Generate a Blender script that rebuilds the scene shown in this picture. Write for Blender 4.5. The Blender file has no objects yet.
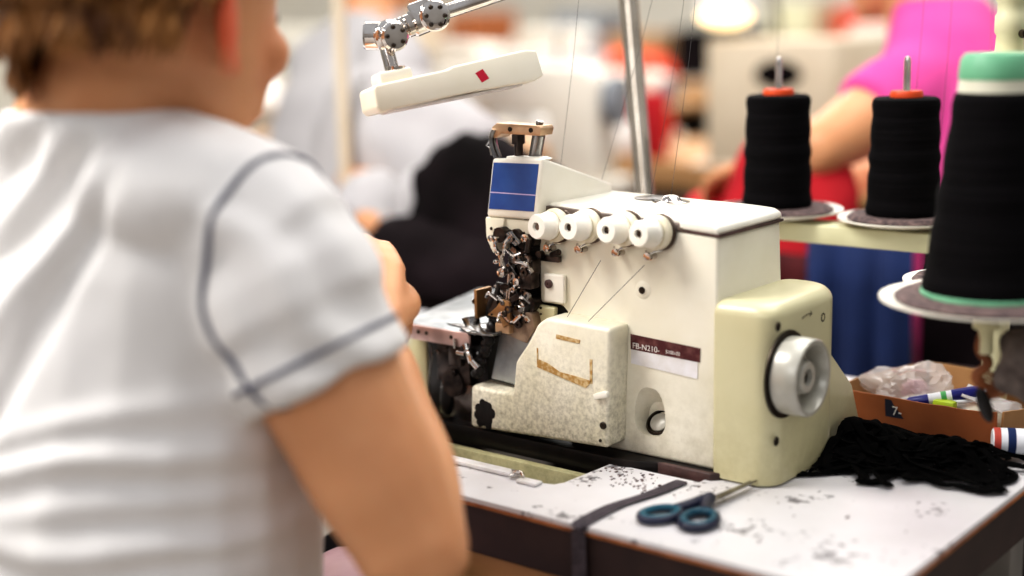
import bpy, bmesh, math, random
from mathutils import Vector, Matrix, noise
from mathutils.bvhtree import BVHTree
random.seed(7)
V = Vector
PI = math.pi
sc = bpy.context.scene
col = sc.collection
dg = bpy.context.evaluated_depsgraph_get

# ------------------------------------------------------------------ materials
def rgb(h):
    h = h.lstrip('#')
    c = [int(h[i:i+2], 16)/255 for i in (0, 2, 4)]
    return tuple(x/12.92 if x <= .04045 else ((x+.055)/1.055)**2.4 for x in c) + (1,)

def mat(name, c1, c2=None, scale=8, rough=.5, metal=0, bump=0, bscale=60, rough2=None, detail=4,
        lo=.35, hi=.65, sss=0, alpha=1, trans=0, emit=0, spec=.5, sheen=0, coat=0, stretch=None, ior=1.45):
    m = bpy.data.materials.new(name); m.use_nodes = True
    nt = m.node_tree; N = nt.nodes; L = nt.links
    b = N['Principled BSDF']
    tc = N.new('ShaderNodeTexCoord')
    src = tc.outputs['Object']
    if stretch:
        mp = N.new('ShaderNodeMapping'); mp.inputs['Scale'].default_value = stretch
        L.new(src, mp.inputs[0]); src = mp.outputs[0]
    c1 = rgb(c1) if isinstance(c1, str) else c1
    c2 = rgb(c2) if isinstance(c2, str) else (c2 or c1)
    nz = N.new('ShaderNodeTexNoise'); nz.inputs['Scale'].default_value = scale; nz.inputs['Detail'].default_value = detail
    L.new(src, nz.inputs['Vector'])
    rp = N.new('ShaderNodeValToRGB')
    rp.color_ramp.elements[0].position = lo; rp.color_ramp.elements[0].color = c1
    rp.color_ramp.elements[1].position = hi; rp.color_ramp.elements[1].color = c2
    L.new(nz.outputs['Fac'], rp.inputs[0]); L.new(rp.outputs[0], b.inputs['Base Color'])
    b.inputs['Roughness'].default_value = rough
    if rough2 is not None:
        mr = N.new('ShaderNodeMapRange'); mr.inputs['To Min'].default_value = rough; mr.inputs['To Max'].default_value = rough2
        L.new(nz.outputs['Fac'], mr.inputs[0]); L.new(mr.outputs[0], b.inputs['Roughness'])
    b.inputs['Metallic'].default_value = metal
    b.inputs['Specular IOR Level'].default_value = spec
    b.inputs['IOR'].default_value = ior
    if sss:
        b.inputs['Subsurface Weight'].default_value = sss
        b.inputs['Subsurface Radius'].default_value = (1, .35, .18); b.inputs['Subsurface Scale'].default_value = .008
    if sheen: b.inputs['Sheen Weight'].default_value = sheen
    if coat: b.inputs['Coat Weight'].default_value = coat
    if trans: b.inputs['Transmission Weight'].default_value = trans
    if alpha < 1: b.inputs['Alpha'].default_value = alpha
    if emit:
        L.new(rp.outputs[0], b.inputs['Emission Color']); b.inputs['Emission Strength'].default_value = emit
    if bump:
        n2 = N.new('ShaderNodeTexNoise'); n2.inputs['Scale'].default_value = bscale; n2.inputs['Detail'].default_value = 3
        L.new(src, n2.inputs['Vector'])
        bp = N.new('ShaderNodeBump'); bp.inputs['Strength'].default_value = bump; bp.inputs['Distance'].default_value = .002
        L.new(n2.outputs['Fac'], bp.inputs['Height']); L.new(bp.outputs[0], b.inputs['Normal'])
    m['out'] = 1
    return m

def grime(m, dirt, height_lo, height_hi, amount=.75, scale=35, base=.0):
    """mix dirt colour in (for the looper cover also its shading), growing towards the bottom (world z) and in speckles"""
    nt = m.node_tree; N = nt.nodes; L = nt.links; b = N['Principled BSDF']
    prev = b.inputs['Base Color'].links[0].from_socket
    g = N.new('ShaderNodeNewGeometry'); sp = N.new('ShaderNodeSeparateXYZ'); L.new(g.outputs['Position'], sp.inputs[0])
    mr = N.new('ShaderNodeMapRange'); mr.inputs['From Min'].default_value = height_hi; mr.inputs['From Max'].default_value = height_lo
    mr.inputs['To Min'].default_value = base; mr.inputs['To Max'].default_value = 1
    L.new(sp.outputs['Z'], mr.inputs[0])
    nz = N.new('ShaderNodeTexNoise'); nz.inputs['Scale'].default_value = scale; nz.inputs['Detail'].default_value = 8; nz.inputs['Roughness'].default_value = .75
    L.new(g.outputs['Position'], nz.inputs['Vector'])
    rp = N.new('ShaderNodeMapRange'); rp.inputs['From Min'].default_value = .42; rp.inputs['From Max'].default_value = .68
    L.new(nz.outputs['Fac'], rp.inputs[0])
    mu = N.new('ShaderNodeMath'); mu.operation = 'MULTIPLY'; L.new(mr.outputs[0], mu.inputs[0]); L.new(rp.outputs[0], mu.inputs[1])
    m2 = N.new('ShaderNodeMath'); m2.operation = 'MULTIPLY'; m2.inputs[1].default_value = amount; L.new(mu.outputs[0], m2.inputs[0])
    mx = N.new('ShaderNodeMix'); mx.data_type = 'RGBA'
    L.new(m2.outputs[0], mx.inputs[0]); L.new(prev, mx.inputs[6]); mx.inputs[7].default_value = rgb(dirt)
    L.new(mx.outputs[2], b.inputs['Base Color'])
    return m

M = {}
M['cream'] = grime(mat('cream_enamel', '#e9e4d3', '#e0dac5', 14, .32, bump=.04, bscale=180, coat=.15), '#8e835f', .75, .86, .42, 60, .04)
M['cream_top'] = mat('cream_enamel_top', '#f1ede2', '#e6e1d2', 14, .3, coat=.2)
M['olive'] = grime(mat('belt_cover_enamel', '#cdc7a4', '#c2bb94', 9, .34, bump=.03, bscale=150, coat=.15), '#86794f', .75, .84, .3, 50)
M['cream_dirt_shade'] = grime(mat('dirt_shade_enamel', '#ebe6d4', '#ddd7bf', 20, .38, bump=.05, bscale=160), '#5a5236', .745, .885, .85, 170, .05)  # looper cover: grime and the shading of its lower part, both in the colour
M['basin'] = grime(mat('basin_enamel', '#cbc69c', '#b3ad82', 25, .5, bump=.1), '#4a4630', .66, .80, .6, 120, .1)
M['dial'] = mat('dial_plastic', '#f2efe6', '#e8e3d6', 20, .35)
M['dial_ring'] = mat('dial_collar_plastic', '#e6e0cc', '#d6cdb4', 30, .45)
M['chrome'] = mat('chrome', '#dcd8d4', '#bdb4ac', 30, .06, 1)
M['pole_metal'] = mat('warm_polished_steel', '#cfc5b6', '#b9ae9f', 30, .16, 1)
M['steel'] = mat('steel', '#9a9896', '#6e6a68', 60, .25, 1, bump=.05)
M['darksteel'] = mat('oily_dark_steel', '#2b2625', '#544a45', 70, .3, .85, bump=.15, bscale=200)
M['black'] = mat('black_oily', '#0b0909', '#1a1514', 60, .4, .2, bump=.2)
M['brass'] = mat('tan_metal', '#b08a5e', '#8d6a48', 50, .35, .75, bump=.05)
M['tan'] = mat('tan_bracket', '#c9a989', '#a98a6c', 40, .35, .55)
M['plate'] = mat('worn_plate', '#b3b7b8', '#7f8284', 26, .25, .85, rough2=.5, bump=.04)
M['plate_edge'] = mat('pinkish_steel', '#cdb0aa', '#a88f8a', 40, .38, .7)
M['blue'] = mat('blue_panel', '#2a5095', '#234488', 40, .3)
M['pink'] = mat('pale_line', '#c9b6d8', None, 20, .4)
M['maroon'] = mat('maroon_sticker', '#4a2023', '#6d4543', 120, .4, lo=.45, hi=.7)
M['label_white'] = mat('white_sticker', '#e4e2e4', '#d4d0cc', 60, .45)
M['rust'] = mat('glue_rust', '#a98247', '#cbb489', 220, .6, lo=.42, hi=.6)
M['disc_steel'] = mat('brownish_steel', '#6e625b', '#57493f', 40, .35, .5)
M['guard_brown'] = mat('worn_brown_metal', '#a08a76', '#6e5a4c', 60, .4, .4)
M['recess'] = mat('recess_brown', '#7d6f66', '#4c4038', 60, .5)
M['dark_hole'] = mat('screw_dark', '#2a221c', '#40362c', 80, .4, .6)
M['white_paint'] = mat('white_plastic', '#efe9d9', '#e6dfca', 12, .35)
M['red'] = mat('red_mark', '#c01838', None, 20, .4)
M['gray_wheel'] = mat('grey_handwheel', '#b9b7ad', '#a09d92', 16, .3, .15, coat=.2)
M['gray_wheel_in'] = mat('grey_handwheel_inner', '#8f8b84', '#7a756e', 16, .4, .2)
M['brown_base'] = mat('brown_base', '#5b4340', '#3a2a28', 60, .5)
M['laminate'] = grime(mat('white_laminate', '#dedcde', '#cfcccc', 7, .35, bump=.02), '#5a5657', .749, .751, .0)
M['edge_dark'] = mat('dark_edge_band', '#2b1f1e', '#3a2a27', 20, .5, bump=.05)
M['edge_orange'] = mat('worn_wood_edge', '#b47243', '#8e5430', 60, .55)
M['strap'] = mat('dark_webbing', '#3b353a', '#4c444a', 200, .8, bump=.4, bscale=400)
M['teal'] = mat('teal_plastic', '#0f5c6e', '#0a4356', 20, .35)
M['navy_plastic'] = mat('navy_plastic', '#22263e', '#1a1c30', 20, .35)
M['thread_black'] = mat('black_thread', '#070607', '#0f0d0f', 12, .9, bump=.3, bscale=30, stretch=(1, 1, 30), spec=.12)
M['thread_fine'] = mat('thread_line', '#4a4646', None, 20, .8)
M['orange'] = mat('orange_plastic', '#e5592a', '#d24a1f', 20, .4)
M['green_cap'] = mat('green_plastic', '#74b48d', '#629f7b', 20, .5)
M['paper'] = mat('pale_cone_core', '#d8d6c4', '#c8c6b2', 20, .7)
M['disc'] = mat('white_disc', '#eae6dc', '#dcd6c8', 20, .4)
M['pad'] = mat('grey_foam_pad', '#75625e', '#43383a', 160, .95, bump=1, bscale=220)
M['rail'] = mat('rail_cream', '#d9d6b4', '#ccc8a2', 12, .45)
M['card'] = mat('cardboard_tan', '#b58d62', '#a0784f', 14, .8, bump=.1)
M['card_out'] = mat('cardboard_orange', '#a66236', '#8c4f2b', 14, .75)
M['elastic'] = mat('black_elastic', '#030303', '#080707', 90, .95, bump=.3, spec=.06)
M['shirt'] = mat('white_jersey', '#e4e1df', '#dcd9d6', 9, .85, sheen=.15, bump=.12, bscale=500)
M['piping'] = mat('grey_blue_piping', '#4c4d5e', '#5c5d6c', 100, .8)
M['trousers'] = mat('dark_trousers', '#26232a', '#343038', 40, .9)
M['lilac'] = mat('pink_lilac_cloth', '#d8b9bd', '#c6a2aa', 12, .9)
M['hair'] = mat('light_brown_hair', '#5a3418', '#b5814a', 55, .5, stretch=(1, 1, .35), lo=.38, hi=.66)
M['hair_dark'] = mat('hair_underlayer', '#4a2c16', '#6b4220', 40, .7)
M['eye'] = mat('eye_white', '#e6e0da', None, 10, .2)
M['eye_dark'] = mat('iris_dark', '#2a1a12', None, 10, .2)
M['stamp'] = mat('dark_blue_print', '#1a2034', None, 10, .6)
M['white_ink'] = mat('white_ink', '#dcd8d2', None, 10, .6)
M['pen_blue'] = mat('pen_blue', '#1c1f6a', '#23277a', 10, .3)
M['pen_white'] = mat('pen_white', '#e6e8ee', None, 10, .3)
M['lime'] = mat('lime_plastic', '#c3d62c', '#9fc23a', 10, .4)
M['green_label'] = mat('green_label', '#4aa05a', None, 10, .4)
M['paper_white'] = mat('paper_white', '#d9d5d2', '#c6c0bd', 30, .8)
M['plastic_bag'] = mat('clear_plastic_film', '#e8e2e0', None, 20, .12, alpha=.38, spec=.9)
M['red_strip'] = mat('red_print', '#b8483c', None, 20, .6)
M['grey_blob'] = mat('grey_fluffy_cloth', '#6f6560', '#4f4643', 60, .95, bump=.6, bscale=120)
M['brown_cord'] = mat('brown_cord', '#8a5230', '#6a3c22', 60, .7)
# background
M['wood'] = mat('tan_wood_top', '#c99c6c', '#b98a5a', 4, .5, stretch=(1, 8, 8))
M['pale_top'] = mat('pale_table_top', '#dcd6cc', '#cfc8bc', 3, .5)
M['table_dark'] = mat('table_shade_black', '#140e0d', '#1e1615', 5, .8, spec=.2)  # near-black shade colour for two table tops and the panels beneath tables
M['metal_leg'] = mat('grey_painted_metal', '#8a8680', '#76726c', 9, .5)
M['floor'] = mat('factory_floor', '#8f8478', '#a3978a', 1.5, .6)
M['wall'] = mat('pale_factory_wall', '#efece2', '#e2ddcf', .8, .8)
M['coat_grey'] = mat('light_grey_cloth', '#b9b6b6', '#a5a2a3', 6, .9)
M['magenta'] = mat('pink_tshirt', '#e2559f', '#d04590', 6, .85)
M['redcloth'] = mat('red_cloth', '#c8202c', '#a81622', 8, .85)
M['maroon_cloth'] = mat('maroon_cloth', '#5a1418', '#3c0e12', 8, .9)
M['redorange'] = mat('red_orange_cloth', '#dd4a2c', '#c83c20', 8, .85)
M['navy'] = mat('navy_cloth', '#1b2f5e', '#14244c', 7, .9)
M['bluecloth'] = mat('blue_grey_cloth', '#7f8ba6', '#6c7894', 7, .9)
M['whitecloth'] = mat('white_cloth', '#ebe7e2', '#dcd7d0', 5, .9)
M['beige_box'] = mat('beige_box', '#d9cbb4', '#cdbda4', 5, .8)
M['dark_thing'] = mat('near_black', '#0a0707', '#221a1d', 5, .85, spec=.1)
M['purple'] = mat('purple_cloth', '#8f7fd0', '#7f6fc0', 6, .8)
M['lamp_emit'] = mat('lamp_glow', '#ffe2ae', None, 5, .5, emit=2.6)
M['bgcream'] = mat('cream_machine_paint', '#e9e4d8', '#ded8ca', 5, .4)
M['greyblue'] = mat('grey_bin', '#8b9096', '#7a7f86', 5, .6)

def skin_mat(name, base, dark):
    m = mat(name, base, dark, 18, .48, sss=.12, bump=.06, bscale=300)
    nt = m.node_tree; N = nt.nodes; L = nt.links; b = N['Principled BSDF']
    prev = b.inputs['Base Color'].links[0].from_socket
    at = N.new('ShaderNodeAttribute'); at.attribute_name = 'flush'
    mx = N.new('ShaderNodeMix'); mx.data_type = 'RGBA'
    L.new(at.outputs['Fac'], mx.inputs[0]); L.new(prev, mx.inputs[6]); mx.inputs[7].default_value = rgb('#d25a38')
    L.new(mx.outputs[2], b.inputs['Base Color'])
    return m
M['skin'] = skin_mat('skin', '#d69c72', '#cb9066')

def laminate_specks(m):
    nt = m.node_tree; N = nt.nodes; L = nt.links; b = N['Principled BSDF']
    prev = b.inputs['Base Color'].links[0].from_socket
    g = N.new('ShaderNodeNewGeometry')
    nz = N.new('ShaderNodeTexNoise'); nz.inputs['Scale'].default_value = 130; nz.inputs['Detail'].default_value = 2
    L.new(g.outputs['Position'], nz.inputs['Vector'])
    n2 = N.new('ShaderNodeTexNoise'); n2.inputs['Scale'].default_value = 16; L.new(g.outputs['Position'], n2.inputs['Vector'])
    ad = N.new('ShaderNodeMath'); ad.operation = 'MULTIPLY'; L.new(nz.outputs['Fac'], ad.inputs[0]); L.new(n2.outputs['Fac'], ad.inputs[1])
    rp = N.new('ShaderNodeMapRange'); rp.inputs['From Min'].default_value = .345; rp.inputs['From Max'].default_value = .40; rp.inputs['To Max'].default_value = .8
    L.new(ad.outputs[0], rp.inputs[0])
    mx = N.new('ShaderNodeMix'); mx.data_type = 'RGBA'
    L.new(rp.outputs[0], mx.inputs[0]); L.new(prev, mx.inputs[6]); mx.inputs[7].default_value = rgb('#4b474c')
    L.new(mx.outputs[2], b.inputs['Base Color'])
laminate_specks(M['laminate'])

# ------------------------------------------------------------------ object helpers
ORG = {}
def world_org(o): return ORG[o.name]
def obj(name, bm, m, parent=None, org=None, smooth=True, angle=40):
    """bm is in world coordinates; the object's origin goes to org (or the parent's)"""
    me = bpy.data.meshes.new(name)
    o0 = world_org(parent) if parent is not None and org is None else (V(org) if org is not None else None)
    if o0 is None:
        zs = [v.co for v in bm.verts]
        o0 = V((sum(v.x for v in zs)/len(zs), sum(v.y for v in zs)/len(zs), min(v.z for v in zs)))
    bm.normal_update()
    bmesh.ops.translate(bm, verts=bm.verts, vec=-o0)
    bm.to_mesh(me); bm.free()
    if smooth:
        for p in me.polygons: p.use_smooth = True
        try: me.set_sharp_from_angle(angle=math.radians(angle))
        except Exception: pass
    me.materials.append(m)
    o = bpy.data.objects.new(name, me); col.objects.link(o)
    ORG[o.name] = o0.copy()
    if parent is not None:
        o.parent = parent; o.location = o0 - world_org(parent)
    else: o.location = o0
    return o
def thing(name, loc, label, cat, group=None):
    o = bpy.data.objects.new(name, None); col.objects.link(o); o.location = V(loc); o.empty_display_size = .05
    ORG[o.name] = V(loc)
    return tag(o, label, cat, group)
def tag(o, label, cat, group=None, kind=None):
    if label: o['label'] = label
    if cat: o['category'] = cat
    if group: o['group'] = group
    if kind: o['kind'] = kind
    return o
def struct(name, bm, m):
    o = obj(name, bm, m, smooth=False); o['kind'] = 'structure'; return o
def copy_thing(root, loc, label, group=None):
    r = root.copy(); col.objects.link(r); r.location = V(loc); ORG[r.name] = V(loc)
    r['label'] = label
    if group: r['group'] = group
    def rec(src, dst):
        for ch in [c for c in bpy.data.objects if c.parent == src]:
            c = ch.copy(); col.objects.link(c); c.parent = dst; ORG[c.name] = ORG[ch.name] - ORG[src.name] + ORG[dst.name]
            rec(ch, c)
    rec(root, r)
    return r
def B(): return bmesh.new()
def box(bm, lo, hi, bev=0, seg=2, mtx=None):
    r = bmesh.ops.create_cube(bm, size=1)
    vs = r['verts']
    lo, hi = V(lo), V(hi); c = (lo+hi)/2; s = hi-lo
    for v in vs: v.co = V((v.co.x*s.x, v.co.y*s.y, v.co.z*s.z)) + c
    if bev:
        es = list({e for v in vs for e in v.link_edges})
        q = bmesh.ops.bevel(bm, geom=es, offset=bev, segments=seg, profile=.5, affect='EDGES')
        vs = list({v for f in q['faces'] for v in f.verts} | {v for v in vs if v.is_valid})
    if mtx:
        for v in vs: v.co = mtx @ v.co
    return vs
def prism(bm, poly, axis, lo, hi, bev=0, seg=2):
    """poly: 2D points in the two other axes (x:(y,z)  y:(x,z)  z:(x,y))"""
    def P(p, h):
        return {'x': V((h, p[0], p[1])), 'y': V((p[0], h, p[1])), 'z': V((p[0], p[1], h))}[axis]
    a = [bm.verts.new(P(p, lo)) for p in poly]; b = [bm.verts.new(P(p, hi)) for p in poly]
    fs = [bm.faces.new(a), bm.faces.new(b[::-1])]
    n = len(poly)
    for i in range(n): fs.append(bm.faces.new((a[i], b[i], b[(i+1) % n], a[(i+1) % n])))
    bmesh.ops.recalc_face_normals(bm, faces=fs)
    if bev:
        es = list({e for f in fs for e in f.edges})
        bmesh.ops.bevel(bm, geom=es, offset=bev, segments=seg, profile=.5, affect='EDGES', clamp_overlap=True)
def frame(d):
    d = V(d).normalized(); t = V((0, 0, 1)) if abs(d.z) < .95 else V((0, 1, 0))
    x = d.cross(t).normalized(); y = d.cross(x).normalized()
    return x, y, d
def lathe(bm, prof, base, axis=(0, 0, 1), n=32, cap=True):
    """prof: (r, h) along axis from base"""
    x, y, d = frame(axis); base = V(base); rings = []
    for r, h in prof:
        if r < 1e-6: rings.append([bm.verts.new(base + d*h)])
        else: rings.append([bm.verts.new(base + d*h + (x*math.cos(2*PI*i/n) + y*math.sin(2*PI*i/n))*r) for i in range(n)])
    fs = []
    for a, b in zip(rings, rings[1:]):
        for i in range(n):
            j = (i+1) % n
            if len(a) == 1 and len(b) == 1: continue
            if len(a) == 1: fs.append(bm.faces.new((a[0], b[i], b[j])))
            elif len(b) == 1: fs.append(bm.faces.new((a[i], b[0], a[j])))
            else: fs.append(bm.faces.new((a[i], b[i], b[j], a[j])))
    if cap:
        if len(rings[0]) > 1: fs.append(bm.faces.new(rings[0]))
        if len(rings[-1]) > 1: fs.append(bm.faces.new(rings[-1][::-1]))
    bmesh.ops.recalc_face_normals(bm, faces=fs)
def cyl(bm, p0, p1, r, r1=None, n=24):
    p0, p1 = V(p0), V(p1); lathe(bm, [(r, 0), (r if r1 is None else r1, (p1-p0).length)], p0, p1-p0, n)
def spline(pts, k=8):
    pts = [V(p) for p in pts]; out = []
    P = [pts[0]*2-pts[1]] + pts + [pts[-1]*2-pts[-2]]
    for i in range(1, len(P)-2):
        for s in range(k):
            t = s/k; a, b, c, d = P[i-1:i+3]
            out.append(.5*((2*b) + (c-a)*t + (2*a-5*b+4*c-d)*t*t + (3*b-a-3*c+d)*t**3))
    out.append(pts[-1]); return out
def tube(bm, pts, r, n=8, flat=None, closed=False, fix=True):
    """flat=(normal, rw, rt): ribbon section"""
    pts = [V(p) for p in pts]; rings = []; m = len(pts); up = None
    for i, p in enumerate(pts):
        if closed: d = (pts[(i+1) % m]-pts[i-1]).normalized()
        else: d = (pts[min(i+1, m-1)]-pts[max(i-1, 0)]).normalized()
        if flat: x = d.cross(V(flat[0])).normalized() if d.cross(V(flat[0])).length > 1e-4 else V((1, 0, 0)); y = x.cross(d).normalized(); rx, ry = flat[1], flat[2]
        else:
            if up is None: up = frame(d)[0]
            x = (up - d*up.dot(d)).normalized(); up = x; y = d.cross(x)
            rx = ry = r[i] if isinstance(r, (list, tuple)) else r
        rings.append([bm.verts.new(p + x*math.cos(2*PI*k/n)*rx + y*math.sin(2*PI*k/n)*ry) for k in range(n)])
    fs = []
    for i in range(m if closed else m-1):
        a, b = rings[i], rings[(i+1) % m]
        for k in range(n): fs.append(bm.faces.new((a[k], a[(k+1) % n], b[(k+1) % n], b[k])))
    if not closed: fs += [bm.faces.new(rings[0][::-1]), bm.faces.new(rings[-1])]
    if fix: bmesh.ops.recalc_face_normals(bm, faces=fs)
def ellipsoid(bm, c, rx, ry, rz, mtx=None, sub=3):
    r = bmesh.ops.create_icosphere(bm, subdivisions=sub, radius=1)
    for v in r['verts']:
        p = V((v.co.x*rx, v.co.y*ry, v.co.z*rz)); v.co = (mtx @ p if mtx else p) + V(c)
def loft(bm, rings, n=24, mtx=None):
    """rings: (cx, cy, cz, rx, ry) horizontal ellipses"""
    R = []
    for cx, cy, cz, rx, ry in rings:
        R.append([bm.verts.new(V((cx+rx*math.cos(2*PI*k/n), cy+ry*math.sin(2*PI*k/n), cz))) for k in range(n)])
    if mtx:
        for r in R:
            for v in r: v.co = mtx @ v.co
    fs = [bm.faces.new(R[0][::-1]), bm.faces.new(R[-1])]
    for a, b in zip(R, R[1:]):
        for k in range(n): fs.append(bm.faces.new((a[k], a[(k+1) % n], b[(k+1) % n], b[k])))
    bmesh.ops.recalc_face_normals(bm, faces=fs)
def limb(bm, pts, rad, n=16, k=5):
    """smooth tapering capsule chain"""
    p = spline(pts, k); r = []
    for i in range(len(p)):
        t = i/k; a = min(int(t), len(rad)-2); f = t-a
        f = f*f*(3-2*f)
        r.append(rad[a]*(1-f)+rad[a+1]*f)
    d0 = (p[0]-p[1]).normalized(); d1 = (p[-1]-p[-2]).normalized()
    p = [p[0]+d0*r[0]*.9, p[0]+d0*r[0]*.6] + p + [p[-1]+d1*r[-1]*.6, p[-1]+d1*r[-1]*.9]
    r = [r[0]*.35, r[0]*.8] + r + [r[-1]*.8, r[-1]*.35]
    tube(bm, p, r, n)
def evaluated(o, mods):
    """bake modifiers into the mesh"""
    for nm, ty, kw in mods:
        md = o.modifiers.new(nm, ty)
        for a, b in kw.items(): setattr(md, a, b)
    bpy.context.view_layer.update()
    d = dg(); me = bpy.data.meshes.new_from_object(o.evaluated_get(d))
    old = o.data; o.modifiers.clear(); o.data = me; bpy.data.meshes.remove(old)
    return o
def remesh(o, vox, smooth=4, m=None):
    evaluated(o, [('r', 'REMESH', dict(mode='VOXEL', voxel_size=vox)), ('s', 'SMOOTH', dict(factor=.5, iterations=smooth))])
    for p in o.data.polygons: p.use_smooth = True
    if m: o.data.materials.clear(); o.data.materials.append(m)
    return o
def cut(o, bm):
    """boolean difference with a temporary cutter (bm in world coordinates)"""
    me = bpy.data.meshes.new('c'); bmesh.ops.translate(bm, verts=bm.verts, vec=-world_org(o)); bm.to_mesh(me); bm.free()
    c = bpy.data.objects.new('c', me); col.objects.link(c); c.location = world_org(o)
    evaluated(o, [('b', 'BOOLEAN', dict(operation='DIFFERENCE', object=c, solver='EXACT'))])
    bpy.data.objects.remove(c); bpy.data.meshes.remove(me)
    for p in o.data.polygons: p.use_smooth = True
    o.data.set_sharp_from_angle(angle=math.radians(35))
def text(s, size, origin, xdir, ydir, m, parent, name, lift=.0004):
    cu = bpy.data.curves.new('t', 'FONT'); cu.body = s; cu.size = size; cu.extrude = lift
    t = bpy.data.objects.new('t', cu); col.objects.link(t); bpy.context.view_layer.update()
    me = bpy.data.meshes.new_from_object(t.evaluated_get(dg())); bpy.data.objects.remove(t)
    bm = B(); bm.from_mesh(me); x = V(xdir).normalized(); y = V(ydir).normalized(); z = x.cross(y)
    for v in bm.verts: v.co = V(origin) + x*v.co.x + y*v.co.y + z*v.co.z
    return obj(name, bm, m, parent, smooth=False)
def screw(parent, p, axis, r=.003, m=None, name='screw', slot=True):
    bm = B(); x, y, d = frame(axis)
    lathe(bm, [(r, 0), (r, r*.35), (r*.8, r*.55), (r*.25, r*.55), (r*.2, r*.3), (0, r*.3)], p, axis, 16)
    return obj(name, bm, m or M['dark_hole'], parent)

# ------------------------------------------------------------------ camera
cam = bpy.data.cameras.new('camera'); co = bpy.data.objects.new('camera', cam); col.objects.link(co)
CP = V((0.6217, -1.05657, 1.16477))
Rv = V((0.7812340, 0.6238850, -0.0209982)); Uv = V((-0.1040421, 0.1633050, 0.9810741)); Fv = V((-0.6155065, 0.7642637, -0.1924910))
mt = Matrix(((Rv.x, Uv.x, -Fv.x), (Rv.y, Uv.y, -Fv.y), (Rv.z, Uv.z, -Fv.z))).to_4x4(); mt.translation = CP
co.matrix_world = mt
cam.lens = 50; cam.sensor_width = 36; cam.clip_start = .05
cam.dof.use_dof = True; cam.dof.focus_distance = 1.33; cam.dof.aperture_fstop = 1.5; cam.dof.aperture_blades = 0
sc.camera = co

# ------------------------------------------------------------------ light
w = bpy.data.worlds.new('world'); sc.world = w; w.use_nodes = True
nt = w.node_tree; bg = nt.nodes['Background']
tc = nt.nodes.new('ShaderNodeTexCoord'); sp = nt.nodes.new('ShaderNodeSeparateXYZ'); rp = nt.nodes.new('ShaderNodeValToRGB')
nt.links.new(tc.outputs['Generated'], sp.inputs[0]); mr = nt.nodes.new('ShaderNodeMapRange'); mr.inputs['From Min'].default_value = -1
nt.links.new(sp.outputs['Z'], mr.inputs[0]); nt.links.new(mr.outputs[0], rp.inputs[0]); nt.links.new(rp.outputs[0], bg.inputs[0])
e = rp.color_ramp.elements
e[0].position = .3; e[0].color = (.16, .13, .11, 1); e[1].position = .5; e[1].color = (.62, .58, .54, 1)
n3 = rp.color_ramp.elements.new(.75); n3.color = (.95, .96, 1, 1)
bg.inputs[1].default_value = .52
def area(name, loc, target, size, power, colr=(1, 1, 1), sy=None):
    l = bpy.data.lights.new(name, 'AREA'); l.energy = power; l.color = colr; l.size = size
    if sy: l.shape = 'RECTANGLE'; l.size_y = sy
    o = bpy.data.objects.new(name, l); col.objects.link(o); o.location = V(loc)
    o.rotation_euler = (V(target)-V(loc)).to_track_quat('-Z', 'Y').to_euler()
    return o
area('ceiling_light_key', (-1.05, -.95, 2.45), (-.15, -.1, .9), .8, 50, (1, .965, .92), 1.0)
area('fill_light_behind', (.3, -2.9, 2.5), (-.2, -.3, .9), 1.6, 17, (.98, .98, 1), 1.2)  # unseen fill lamp added behind the camera to brighten shirt back and machine
area('ceiling_light_over', (.3, .6, 2.9), (0, 0, .8), 1.6, 30, (1, .98, .95))
area('ceiling_light_rear', (-1.6, 2.6, 3.0), (-1.6, 2.6, 0), 3.0, 88, (1, .96, .9))
area('ceiling_light_far', (-4.5, 4.5, 3.2), (-4.5, 4.5, 0), 4.0, 180, (1, .97, .92))

# ------------------------------------------------------------------ setting
bm = B(); box(bm, (-11, -3, -.05), (4, 12, 0)); struct('floor', bm, M['floor'])
bm = B(); box(bm, (-11, 9.0, 0), (4, 9.1, 3.4)); struct('wall_back', bm, M['wall'])
bm = B(); box(bm, (-9.1, -3, 0), (-9.0, 9, 3.4)); struct('wall_left', bm, M['wall'])

# ------------------------------------------------------------------ work table
T = thing('sewing_table', (-.4, .1, 0), 'white-topped sewing table with dark brown edge under the cream overlock machine', 'table')
bm = B(); prism(bm, [(-1.15, -.166), (.20, -.166), (.214, -.163), (.225, -.152), (.228, -.138), (.228, .39), (-1.15, .39)], 'z', .7455, .75)
top = obj('table_top', bm, M['laminate'], T)
bm = B(); prism(bm, [(-.42, -.10), (-.118, -.10), (-.108, -.097), (-.1035, -.088), (-.100, -.022), (-.09, -.019), (-.006, -.0185), (-.006, .12), (-.42, .12)], 'z', .69, .80)
cut(top, bm)
bm = B(); prism(bm, [(-1.149, -.165), (.20, -.165), (.213, -.162), (.224, -.151), (.227, -.138), (.227, .389), (-1.149, .389)], 'z', .700, .7425)
bd = obj('edge_band', bm, M['edge_dark'], T)
bm = B(); box(bm, (-.41, -.092, .69), (-.01, .11, .80)); cut(bd, bm)
bm = B(); prism(bm, [(-1.15, -.1665), (.20, -.1665), (.2145, -.1635), (.2255, -.1525), (.2285, -.138), (.2285, .3905), (-1.15, .3905)], 'z', .7425, .7457)
bd2 = obj('wood_strip', bm, M['edge_orange'], T)
bm = B(); box(bm, (-.418, -.097, .70), (-.012, .115, .80)); cut(bd2, bm)
for x, y in ((-1.08, -.05), (.14, -.05), (-1.08, .33), (.14, .33)):
    bm = B(); box(bm, (x-.02, y-.02, 0), (x+.02, y+.02, .711), .003); obj('leg', bm, M['metal_leg'], T)
bm = B(); box(bm, (-1.08, -.06, .12), (.14, -.03, .16), .003); obj('cross_bar', bm, M['metal_leg'], T)
bm = B(); box(bm, (-.20, -.150, .60), (-.055, -.138, .692), .002); obj('under_panel', bm, M['wood'], T)

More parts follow.
